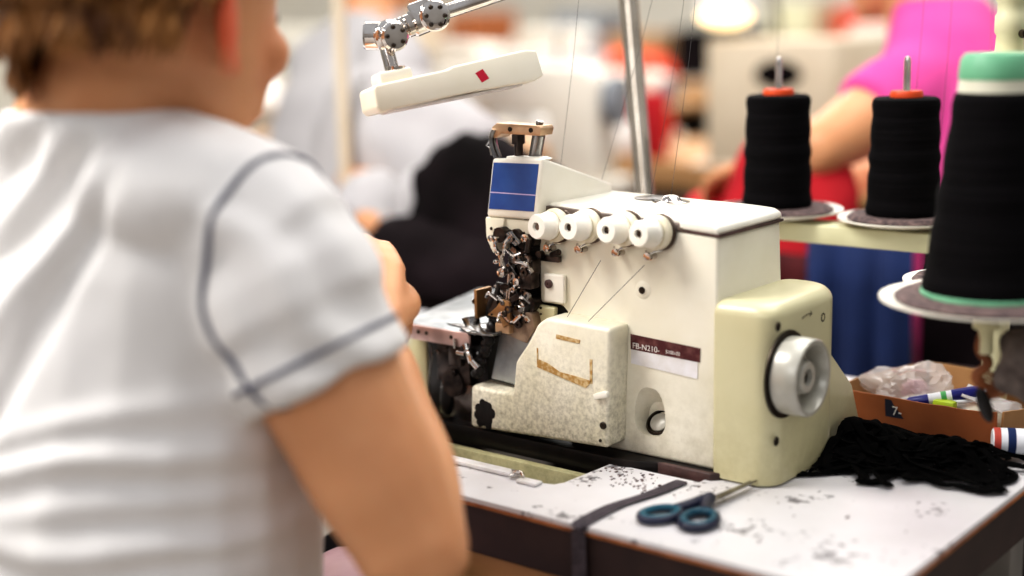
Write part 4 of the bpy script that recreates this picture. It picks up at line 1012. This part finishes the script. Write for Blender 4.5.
JM = dict(x=0, y=0, head=(-.235, -.397, 1.164), az=-.07, pitch=.08, hs=1.02, neck=(-.268, -.425, 1.075), pelvis=(-.26, -.44, .52),
          torso=[(-.285, -.44, .47, .165, .15), (-.285, -.44, .54, .178, .155), (-.285, -.435, .64, .172, .150), (-.285, -.425, .75, .168, .146), (-.285, -.415, .85, .164, .140), (-.283, -.405, .93, .162, .132),
                 (-.280, -.402, .99, .158, .118), (-.276, -.404, 1.03, .142, .098), (-.274, -.410, 1.060, .120, .082), (-.272, -.418, 1.085, .095, .074), (-.270, -.424, 1.100, .078, .066)],
          rsh=(-.138, -.396, 1.008), rel=(-.032, -.362, .790), rwr=(-.210, -.213, .896), rkn=(-.263, -.171, .954), rn=(.75, -.35, .55),
          lsh=(-.425, -.392, 1.016), lel=(-.52, -.30, .800), lwr=(-.405, -.150, .880), lkn=(-.355, -.085, .895), ln=(-.2, -.1, 1), arm=.99, curl=1.0,
          kneer=(-.16, -.03, .58), kneel=(-.38, -.03, .58), ankler=(-.15, .02, .10), anklel=(-.39, .02, .10))
pm, shm, hmx = person(JM, 'person in white t-shirt with dark piping seated at the overlock machine', M['shirt'], M['trousers'], M['hair'], vox=.0048, hair_n=6500, seed=5, sleeve=.112, main=True)
# folds of the white t-shirt
o0 = world_org(shm)
def seg_d(p, a, b):
    ab = b-a; t = max(0, min(1, (p-a).dot(ab)/ab.dot(ab))); return (p-(a+ab*t)).length, t
folds = []
def fold(x0, z0, x1, z1, w, h): folds.append((V((x0, z0)), V((x1, z1)), w, h))
# folds fanning down and left from the nape, in the plane of the back (x, z)
fold(-.215, 1.070, -.40, .87, .011, -.015); fold(-.250, 1.080, -.45, .96, .010, -.013); fold(-.180, 1.05, -.31, .83, .010, -.010); fold(-.195, 1.06, -.36, .86, .012, .008); fold(-.23, 1.08, -.42, .92, .010, .007)
fold(-.27, 1.10, -.46, 1.02, .012, .008); fold(-.33, 1.06, -.47, 1.02, .010, .005)
# cross folds of the lower back
for z, dz, h, w in ((.900, -.030, .004, .010), (.868, -.020, .008, .010), (.842, -.035, .006, .010), (.800, .018, .009, .012), (.768, .020, .005, .012), (.728, -.03, .009, .010), (.69, .014, .009, .012), (.65, -.01, .008, .012)):
    fold(-.085, z+.012, -.22, z+dz*.4, w, h); fold(-.22, z+dz*.4, -.44, z+dz, w, h)
NRM = [v.normal.copy() for v in shm.data.vertices]
for i, v in enumerate(shm.data.vertices):
    p = v.co+o0; n = NRM[i]
    back = max(0, -n.y*.8+n.x*.45)
    if p.x < -.09 or p.z < .86:
        q = V((p.x, p.z)) + V((noise.noise(p*9), noise.noise(p*9+V((7, 7, 7)))))*.024
        hsum = 0
        for a, b, w_, h in folds:
            d, t = seg_d(q, a, b)
            if d < w_*2.6: hsum += h*1.25*math.exp(-(d/w_)**2)*min(1, 4*min(t, 1-t)+.35)
        v.co += n*max(hsum, -.008)*back
    r = (p-V((-.06, -.40, .97))).length
    if r < .16:   # sleeve creases running towards the armpit
        v.co += n*.0035*math.sin((p.z*1.0+p.y*.8+p.x*.5)*75+4*noise.noise(p*12))*max(0, 1-r/.16)
    v.co += n*(noise.noise(p*22)*.0018)
# keep the skin under the shirt between the shoulders
shm.data.update()
bvh_s = BVHTree.FromPolygons([vv.co.copy() for vv in shm.data.vertices], [tuple(pp.vertices) for pp in shm.data.polygons])
ob = world_org(pm)
for v in pm.data.vertices:
    p = v.co+ob
    if -.42 < p.x < -.165 and .56 < p.z < 1.088 and p.y < -.30:
        loc, nn, ix, ds = bvh_s.find_nearest(p-o0)
        if loc is not None and ds < .05 and ((p-o0)-loc).dot(nn) > -.006: v.co = loc - nn*.008 + o0 - ob
# piping: armhole seam and cuff stripe follow the shirt surface
def wrap(c, nrm, r, lift, name, n=72, wob=None, arc=None):
    bvh = BVHTree.FromPolygons([vv.co+o0 for vv in shm.data.vertices], [tuple(pp.vertices) for pp in shm.data.polygons])
    x, y, d = frame(nrm); pts = []; c = V(c)
    for k in range(n):
        a = 2*PI*k/n; dr = x*math.cos(a)+y*math.sin(a)
        cc = c + (V(wob(dr)) if wob else V())
        h = bvh.ray_cast(cc+dr*.16, -dr, .16)
        if h[0] is not None: pts.append(h[0]+dr*lift)
    # smooth
    for _ in range(2): pts = [(pts[i-1]+pts[i]*2+pts[(i+1) % len(pts)])/4 for i in range(len(pts))]
    bm = B(); tube(bm, pts, r, 6, closed=True); return obj(name, bm, M['piping'], shm)
wrap((-.116, -.398, .972), (1, .06, .10), .0026, .0003, 'armhole_piping', wob=lambda d: ((.026 if d.z > 0 else .052)*d.z*d.z-.012, 0, 0))
dA = (V(JM['rel'])-V(JM['rsh'])).normalized()
wrap(V(JM['rsh'])+dA*.090, dA, .0022, .0002, 'cuff_piping', n=60)

# stool under the person
ST = thing('work_stool', (-.26, -.44, 0), 'dark work stool under the person in the white t-shirt', 'stool')
bm = B(); lathe(bm, [(.17, 0), (.185, .01), (.185, .035), (.17, .045), (0, .047)], (-.26, -.44, .385), n=32); obj('seat', bm, M['dark_thing'], ST)
bm = B(); cyl(bm, (-.26, -.44, .06), (-.26, -.44, .385), .025); obj('column', bm, M['steel'], ST)
for k in range(5):
    a = 2*PI*k/5; bm = B(); tube(bm, [(-.26, -.44, .07), (-.26+.24*math.cos(a), -.44+.24*math.sin(a), .03)], .015); cyl(bm, (-.26+.24*math.cos(a), -.44+.24*math.sin(a), .0), (-.26+.24*math.cos(a), -.44+.24*math.sin(a), .03), .02); obj('leg', bm, M['steel'], ST)
# lilac cloth on the lap
bm = B(); n = 26; G = {}
for i in range(n):
    for j in range(n):
        u, v_ = i/(n-1), j/(n-1); x = -.40+.31*u; y = -.38+.20*v_
        z = .680+.012*math.sin(u*9+v_*3)+.012*noise.noise(V((u*6, v_*5, 0)))-(abs(u-.5)*2)**4*.10
        G[i, j] = bm.verts.new((x, y, z))
for i in range(n-1):
    for j in range(n-1): bm.faces.new((G[i, j], G[i+1, j], G[i+1, j+1], G[i, j+1]))
lp = obj('lap_cloth', bm, M['lilac']); evaluated(lp, [('s', 'SOLIDIFY', dict(thickness=.004))]); tag(lp, 'pale pink cloth lying on the lap below the table edge', 'cloth')

# ------------------------------------------------------------------ background
def desk(x0, x1, y0, y1, h, label, topm, front=None, dark=True, group=None):
    t = thing('work_table', ((x0+x1)/2, (y0+y1)/2, 0), label, 'table', group)
    bm = B(); box(bm, (x0, y0, h-.03), (x1, y1, h), .004); obj('table_top', bm, topm, t)
    bm = B(); box(bm, (x0, y0-.003, h-.075), (x1, y0+.012, h-.004), .002); obj('front_edge', bm, front or M['wood'], t)
    for x in (x0+.06, x1-.06):
        for y in (y0+.06, y1-.06):
            bm = B(); box(bm, (x-.025, y-.025, 0), (x+.025, y+.025, h-.03)); obj('leg', bm, M['metal_leg'], t)
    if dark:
        bm = B(); box(bm, (x0+.05, y1-.06, .05), (x1-.05, y1-.03, h-.03)); obj('under_shade_panel', bm, M['table_dark'], t)  # dark sheet added to stand for the shade beneath the table
    return t
def sewing(loc, rz, label, s=1.0):
    t = thing('sewing_machine', (0, 0, 0), label, 'sewing machine', None)
    bm = B(); box(bm, (-.25, -.08, 0), (.25, .09, .045), .008); obj('bed', bm, M['bgcream'], t)
    bm = B(); prism(bm, [(.10, .045), (.22, .045), (.22, .27), (.18, .30), (-.20, .30), (-.23, .27), (-.23, .13), (-.16, .13), (-.15, .20), (.09, .19)], 'y', -.05, .05, .012, 3); obj('arm', bm, M['bgcream'], t)
    bm = B(); lathe(bm, [(.05, 0), (.055, .01), (.055, .03), (.03, .035), (0, .035)], (.225, 0, .22), (1, 0, 0), 28); obj('handwheel', bm, M['greyblue'], t)
    bm = B(); cyl(bm, (-.20, 0, .13), (-.20, 0, .06), .008); box(bm, (-.215, -.02, .046), (-.185, .02, .056)); obj('presser_foot', bm, M['steel'], t)
    bm = B(); cyl(bm, (.10, 0, .30), (.10, 0, .37), .004); obj('thread_pin', bm, M['steel'], t)
    t.location = V(loc); t.rotation_euler = (0, 0, rz); t.scale = (s, s, s)
    return t
def pile(c, r, m, name, label, cat, amp=.35, fr=7, seed=0, group=None):
    bm = B(); c = V(c); ellipsoid(bm, c, *r, sub=4)
    for v in bm.verts:
        d = v.co-c; k = noise.noise(v.co*fr+V((seed, 0, 0)))+.5*abs(noise.noise(v.co*fr*2.2+V((seed, 3, 0))))
        v.co = c+d*(1+amp*k)
        if v.co.z < c.z-r[2]*.35: v.co.z = c.z-r[2]*.35
    return tag(obj(name, bm, m), label, cat, group)
def drape(p0, p1, h, m, name, label, cat, amp=.02, folds=7, seed=0):
    """hanging cloth from a horizontal line p0-p1 down by h"""
    bm = B(); p0, p1 = V(p0), V(p1); d = p1-p0; nn = V((d.y, -d.x, 0)).normalized(); G = {}; n = 48; k = 10
    for i in range(n):
        for j in range(k):
            u = i/(n-1); v_ = j/(k-1)
            p = p0+d*u+nn*(amp*math.sin(u*folds*2*PI+seed)*(.3+v_)+.01*noise.noise(V((u*5, v_*2, seed))))
            G[i, j] = bm.verts.new((p.x, p.y, p.z-h*v_-.02*v_*noise.noise(V((u*4, seed, 0)))))
    for i in range(n-1):
        for j in range(k-1): bm.faces.new((G[i, j], G[i+1, j], G[i+1, j+1], G[i, j+1]))
    o = obj(name, bm, m); evaluated(o, [('s', 'SOLIDIFY', dict(thickness=.006))]); return tag(o, label, cat)

# row behind: coworker in light grey at the left
desk(-1.75, -1.02, 1.15, 1.65, .74, 'work table with shade-black top directly behind the grey-topped coworker', M['table_dark'], M['table_dark'])  # top and edge near-black: the shade there is put into their colour
JA = dict(x=0, y=0, head=(-1.50, 1.02, 1.30), az=.9, pitch=.4, neck=(-1.53, .95, 1.17), pelvis=(-1.55, .80, .52),
          torso=[(-1.55, .80, .46, .18, .15), (-1.55, .81, .56, .19, .15), (-1.55, .84, .72, .19, .14), (-1.545, .87, .88, .19, .14), (-1.54, .90, 1.0, .18, .125), (-1.535, .92, 1.08, .15, .10), (-1.53, .93, 1.13, .10, .08), (-1.53, .94, 1.17, .07, .065)],
          rsh=(-1.38, .86, 1.06), rel=(-1.30, .66, .88), rwr=(-1.16, .54, .87), rkn=(-1.10, .50, .86), rn=(0, 0, 1),
          lsh=(-1.70, .95, 1.06), lel=(-1.72, 1.05, .86), lwr=(-1.56, 1.22, .80), lkn=(-1.50, 1.28, .80), ln=(0, 0, 1), arm=1.0,
          kneer=(-1.40, 1.22, .55), kneel=(-1.66, 1.22, .55), ankler=(-1.40, 1.25, .10), anklel=(-1.66, 1.25, .10))
def shifted(J, d):
    d = V(d); out = {}
    for k, v in J.items():
        if k == 'torso': out[k] = [(q[0]+d.x, q[1]+d.y, q[2], q[3], q[4]) for q in v]
        elif isinstance(v, tuple) and k not in ('rn', 'ln'): out[k] = tuple(V(v)+d)
        else: out[k] = v
    return out
JA = shifted(JA, (.13, .08, 0))
person(JA, 'blurred person in a light grey top sewing behind the white t-shirt wearer', M['coat_grey'], M['dark_thing'], M['hair'], vox=.012, hair_n=300, seed=9, sleeve=.24)
desk(-1.36, -.60, .50, 1.04, .74, 'work table, its top coloured as shadow, left of the machine head', M['table_dark'], M['table_dark'])  # deep shade of this spot painted into top and edge
pile((-1.10, .78, .825), (.20, .13, .25), M['coat_grey'], 'fabric_pile', 'tall slumped pile of light grey garments under the task lamp', 'fabric', .28, 6, seed=41)
pile((-.99, .60, .800), (.075, .06, .10), M['coat_grey'], 'fabric_pile', 'white fabric bunch on the dark table nearest the seated person', 'fabric', .3, 12, seed=2)
pile((-.92, .62, .800), (.050, .045, .13), M['coat_grey'], 'fabric_pile', 'upright white fabric bunch on the dark table below the task lamp', 'fabric', .3, 12, seed=6)
pile((-.78, .66, .795), (.17, .12, .155), M['dark_thing'], 'shade_heap', 'near-black heap added as shade on the table left of the machine head', 'fabric', .3, 9, seed=3)  # near-black mass put in where there is only deep shade
pile((-.80, .54, .770), (.20, .07, .080), M['dark_thing'], 'shade_heap', 'low near-black heap added as shade at the front of the table', 'fabric', .3, 9, seed=13)  # lower part of the same shade, shaped as a near-black lump
pile((-.66, .525, .80), (.035, .03, .035), M['tan'], 'fabric_scrap', 'small dim tan scrap in the shadow beside the needle', 'fabric', .3, 20, seed=31)
bm = B(); cyl(bm, (-1.10, .64, 0), (-1.10, .64, 1.6), .011, n=16); lathe(bm, [(.12, 0), (.12, .015), (.02, .025)], (-1.10, .64, 0)); tag(obj('stand_pole', bm, M['beige_box']), 'thin cream upright pole left of the task lamp', 'pole')
sewing((-1.42, 1.52, .74), .2, 'blurred cream sewing machine directly behind the task lamp')

# middle row with tan table
desk(-3.2, -1.27, 2.15, 2.75, .76, 'long tan wooden work table seen between the needle bracket and first spool', M['wood'])
sewing((-2.45, 2.55, .76), 2.6, 'far cream sewing machine above the white task lamp')
sewing((-1.85, 2.62, .76), -.3, 'far cream sewing machine left of the chrome pole', .7)
pile((-1.72, 2.27, .80), (.20, .09, .09), M['whitecloth'], 'fabric_pile', 'white fabric pile lying on the tan wooden table', 'fabric', seed=5)
pile((-1.60, 2.30, .81), (.09, .07, .115), M['redorange'], 'red_cloth', 'red-orange cloth bunched on the tan table behind the chrome pole', 'fabric', seed=8)
bm = B(); box(bm, (-1.52, 2.16, .76), (-1.46, 2.22, .94), .006); tag(obj('red_box', bm, M['redcloth']), 'small red box standing behind the red-orange cloth', 'box')
for i, (x, y, z, rz) in enumerate(((-2.30, 2.05, .30, .2),)):
    bm = B(); box(bm, (-.22, -.15, 0), (.22, .15, .3), .01); bmesh.ops.transform(bm, matrix=Matrix.Translation((x, y, 0)) @ Matrix.Rotation(rz, 4, 'Z'), verts=bm.verts); tag(obj('floor_crate', bm, M['dark_thing']), 'dark crate on the floor in front of the tan table', 'crate')
pile((-1.18, 2.0, .50), (.20, .16, .16), M['bluecloth'], 'denim_pile', 'blue grey cloth pile below the tan table beside the first spool', 'fabric', seed=3)
bm = B(); box(bm, (-1.30, 1.84, 0), (-1.02, 2.12, .45), .01); tag(obj('storage_bin', bm, M['greyblue']), 'grey bin holding the blue grey cloth pile', 'bin')
# glowing machine lamp
LP = thing('machine_lamp', (-1.20, 2.10, .76), 'bright round glowing work lamp hanging above the tan table', 'lamp')
bm = B(); tube(bm, spline([(-1.14, 2.20, .76), (-1.12, 2.20, 1.05), (-1.14, 2.16, 1.24), (-1.19, 2.08, 1.19)]), .008); obj('gooseneck', bm, M['steel'], LP)
bm = B(); ellipsoid(bm, (-1.192, 2.054, 1.136), .064, .064, .026, sub=4); obj('bulb_cover', bm, M['lamp_emit'], LP)
bm = B(); lathe(bm, [(.070, 0), (.055, .032), (.02, .050), (0, .051)], (-1.192, 2.054, 1.150), n=32); obj('lamp_shade', bm, M['whitecloth'], LP)

# beige carton with a hand hole
CT = thing('carton', (-1.03, 2.1, .78), 'beige carton with a dark oval hand hole behind the first spool', 'box')
bm = B(); box(bm, (-1.20, 1.98, .78), (-.86, 2.28, 1.08), .006); cb = obj('carton_body', bm, M['beige_box'], CT)
bm = B(); ellipsoid(bm, (-1.005, 1.979, 1.000), .062, .006, .033); obj('hand_hole', bm, M['dark_thing'], CT)
desk(-1.24, .9, 1.97, 2.7, .78, 'pale work table supporting the beige carton', M['pale_top'])
pile((-.45, 2.15, .825), (.22, .16, .12), M['whitecloth'], 'fabric_pile', 'white fabric pile behind the person in pink', 'fabric', seed=15)

# coworker in pink with red cloth
desk(-.95, -.30, .74, 1.36, .74, 'work table holding red cloth in front of the person in pink', M['pale_top'])
JP = dict(x=0, y=0, head=(-.34, 1.08, 1.29), az=-1.4, pitch=.5, neck=(-.26, 1.09, 1.17), pelvis=(-.06, 1.06, .52),
          torso=[(-.06, 1.06, .46, .16, .18), (-.07, 1.06, .56, .16, .18), (-.10, 1.06, .72, .15, .18), (-.14, 1.07, .88, .14, .19), (-.18, 1.08, 1.0, .125, .185), (-.21, 1.08, 1.08, .10, .16), (-.23, 1.08, 1.13, .08, .11), (-.25, 1.09, 1.17, .065, .07)],
          rsh=(-.215, .94, 1.060), rel=(-.285, .79, .985), rwr=(-.41, .82, .95), rkn=(-.475, .83, .930), rn=(0, 0, 1),
          lsh=(-.20, 1.24, 1.07), lel=(-.30, 1.34, .90), lwr=(-.48, 1.22, .88), lkn=(-.55, 1.18, .87), ln=(0, 0, 1), arm=1.0,
          kneer=(-.20, .98, .50), kneel=(-.20, 1.15, .50), ankler=(-.20, .98, .10), anklel=(-.20, 1.15, .10))
JP = shifted(JP, (-.004, -.004, -.020))
person(JP, 'blurred person in a bright pink t-shirt leaning over red cloth', M['magenta'], M['navy'], M['hair'], vox=.012, hair_n=300, seed=19, sleeve=.10)
pile((-.36, .80, .805), (.125, .055, .185), M['redcloth'], 'red_cloth', 'large heap of bright red cloth below the pink-shirted person', 'fabric', .25, seed=21)
pile((-.50, .84, .775), (.09, .07, .11), M['redcloth'], 'red_cloth', 'smaller spread of red cloth left of the first spool', 'fabric', .25, seed=25)
drape((-.40, .72, .82), (-.27, .72, .82), .28, M['maroon_cloth'], 'hanging_cloth', 'dark red cloth hanging just right of the machine column', 'fabric', .015, 2, 3)
drape((-.268, .70, .855), (-.120, .70, .855), .66, M['navy'], 'hanging_cloth', 'navy blue cloth hanging in vertical folds below the thread stand rail', 'fabric', .018, 3, 5)
EC = thing('equipment_cabinet', (.15, .82, 0), 'dark cabinet with a dull roller right of the navy cloth', 'cabinet')
bm = B(); box(bm, (-.15, .80, .0), (.55, .865, .83), .01); obj('cabinet_body', bm, M['dark_thing'], EC)
bm = B(); cyl(bm, (-.10, .785, .655), (.20, .785, .655), .018, n=16); obj('roller', bm, M['plate_edge'], EC)

# far rows
desk(-5.4, -.9, 5.0, 5.5, .80, 'very long pale table stacked with cartons before the back wall', M['pale_top'])
rb = random.Random(17)
CC = [('beige_box', 'beige'), ('card_out', 'brown'), ('whitecloth', 'white'), ('greyblue', 'grey'), ('card', 'tan'), ('dark_thing', 'black'), ('rail', 'pale green'), ('redorange', 'orange red')]
xx = -5.2; prev = 'table end'; kk = 0
while xx < -1.2:
    wd = rb.uniform(.22, .42); mk, cn = CC[kk % 8]; hh = rb.uniform(.14, .42)
    bm = B(); box(bm, (xx, 5.08, .80), (xx+wd, 5.38, .80+hh), .008)
    tag(obj('carton', bm, M[mk]), '%s %s carton on the very long far table, right of the %s' % (('large', 'small')[kk >= 8], cn, prev + (' one' if kk else '')), 'box')
    prev = cn; xx += wd+rb.uniform(.02, .12); kk += 1
rg = random.Random(4)
names = ['left', 'centre', 'right']
far = [(-4.6, -3.3, 2.2, 2.8, 'pale far work table behind the grey-topped coworker', 'pale_top'), (-3.9, -2.4, 3.6, 4.2, 'far tan table beyond the row with cream machines', 'wood'), (-2.2, -.9, 3.7, 4.3, 'pale far table above the red-orange cloth', 'pale_top'), (-.7, .6, 3.9, 4.5, 'pale far table behind the pink-shirted person', 'pale_top'), (-6.6, -4.6, 4.4, 5.0, 'most distant pale table at the left wall', 'pale_top'), (-4.2, -1.6, 5.6, 6.2, 'most distant tan table near the back wall', 'wood')]
for x0, x1, y0, y1, lab, mm_ in far: desk(x0, x1, y0, y1, .78, lab, M[mm_])
sewing((-3.9, 2.5, .78), .4, 'distant cream sewing machine left of the thin cream pole'); sewing((-3.1, 3.9, .78), -.2, 'distant cream sewing machine on the far tan table'); sewing((-1.55, 4.0, .78), .1, 'distant cream sewing machine beyond the glowing lamp'); sewing((-5.6, 4.7, .78), .2, 'most distant cream sewing machine at the far left'); sewing((-2.6, 5.9, .78), .2, 'most distant cream sewing machine near the back wall')
cols = [('whitecloth', 'white'), ('redorange', 'orange red'), ('bluecloth', 'blue grey'), ('whitecloth', 'white'), ('greyblue', 'grey'), ('beige_box', 'beige')]
spots = [(-3.55, 2.45, 'at the end of the pale far table'), (-2.75, 3.85, 'on the far tan table beside its machine'), (-2.05, 3.95, 'at the left end of the far pale table'), (-1.1, 4.0, 'at the right end of the far pale table'), (-3.6, 5.8, 'on the tan table by the back wall'), (-1.9, 5.85, 'at the right end of the back wall table')]
for (x, y, wh), (mk, cn) in zip(spots, cols):
    pile((x, y, .84), (.24, .16, .14), M[mk], 'fabric_pile', cn+' fabric pile '+wh, 'fabric', seed=x)
bm = B(); box(bm, (-1.45, 3.3, .02), (-.95, 3.6, .9), .01); tag(obj('filing_cabinet', bm, M['greyblue']), 'grey cabinet standing in front of the far pale table', 'cabinet')
bm = B(); box(bm, (-2.9, 3.2, .02), (-2.55, 3.5, 1.0), .01); tag(obj('storage_cabinet', bm, M['whitecloth']), 'tall white cabinet left of the far tan table', 'cabinet')
bm = B(); box(bm, (-.86, 1.26, .74), (-.80, 1.32, .80), .004); tag(obj('small_box', bm, M['dark_thing']), 'small dark box on the table behind the machine', 'box')
bm = B(); tube(bm, spline([(-.98, .56, .78), (-.98, .56, .90), (-1.0, .57, 1.0), (-.98, .58, 1.12)]), .012); 
drape((-1.045, .31, 1.12), (-1.015, .335, 1.12), .40, M['purple'], 'hanging_cloth', 'narrow lilac purple cloth strip beside the face of the seated person', 'fabric', .004, 1, 2)
bm.free()


# ------------------------------------------------------------------ colour management
sc.view_settings.view_transform = 'Standard'
sc.view_settings.look = 'None'
try: sc.view_settings.look = 'Medium High Contrast'
except Exception as ex: print('look', ex)
sc.view_settings.exposure = 0.0
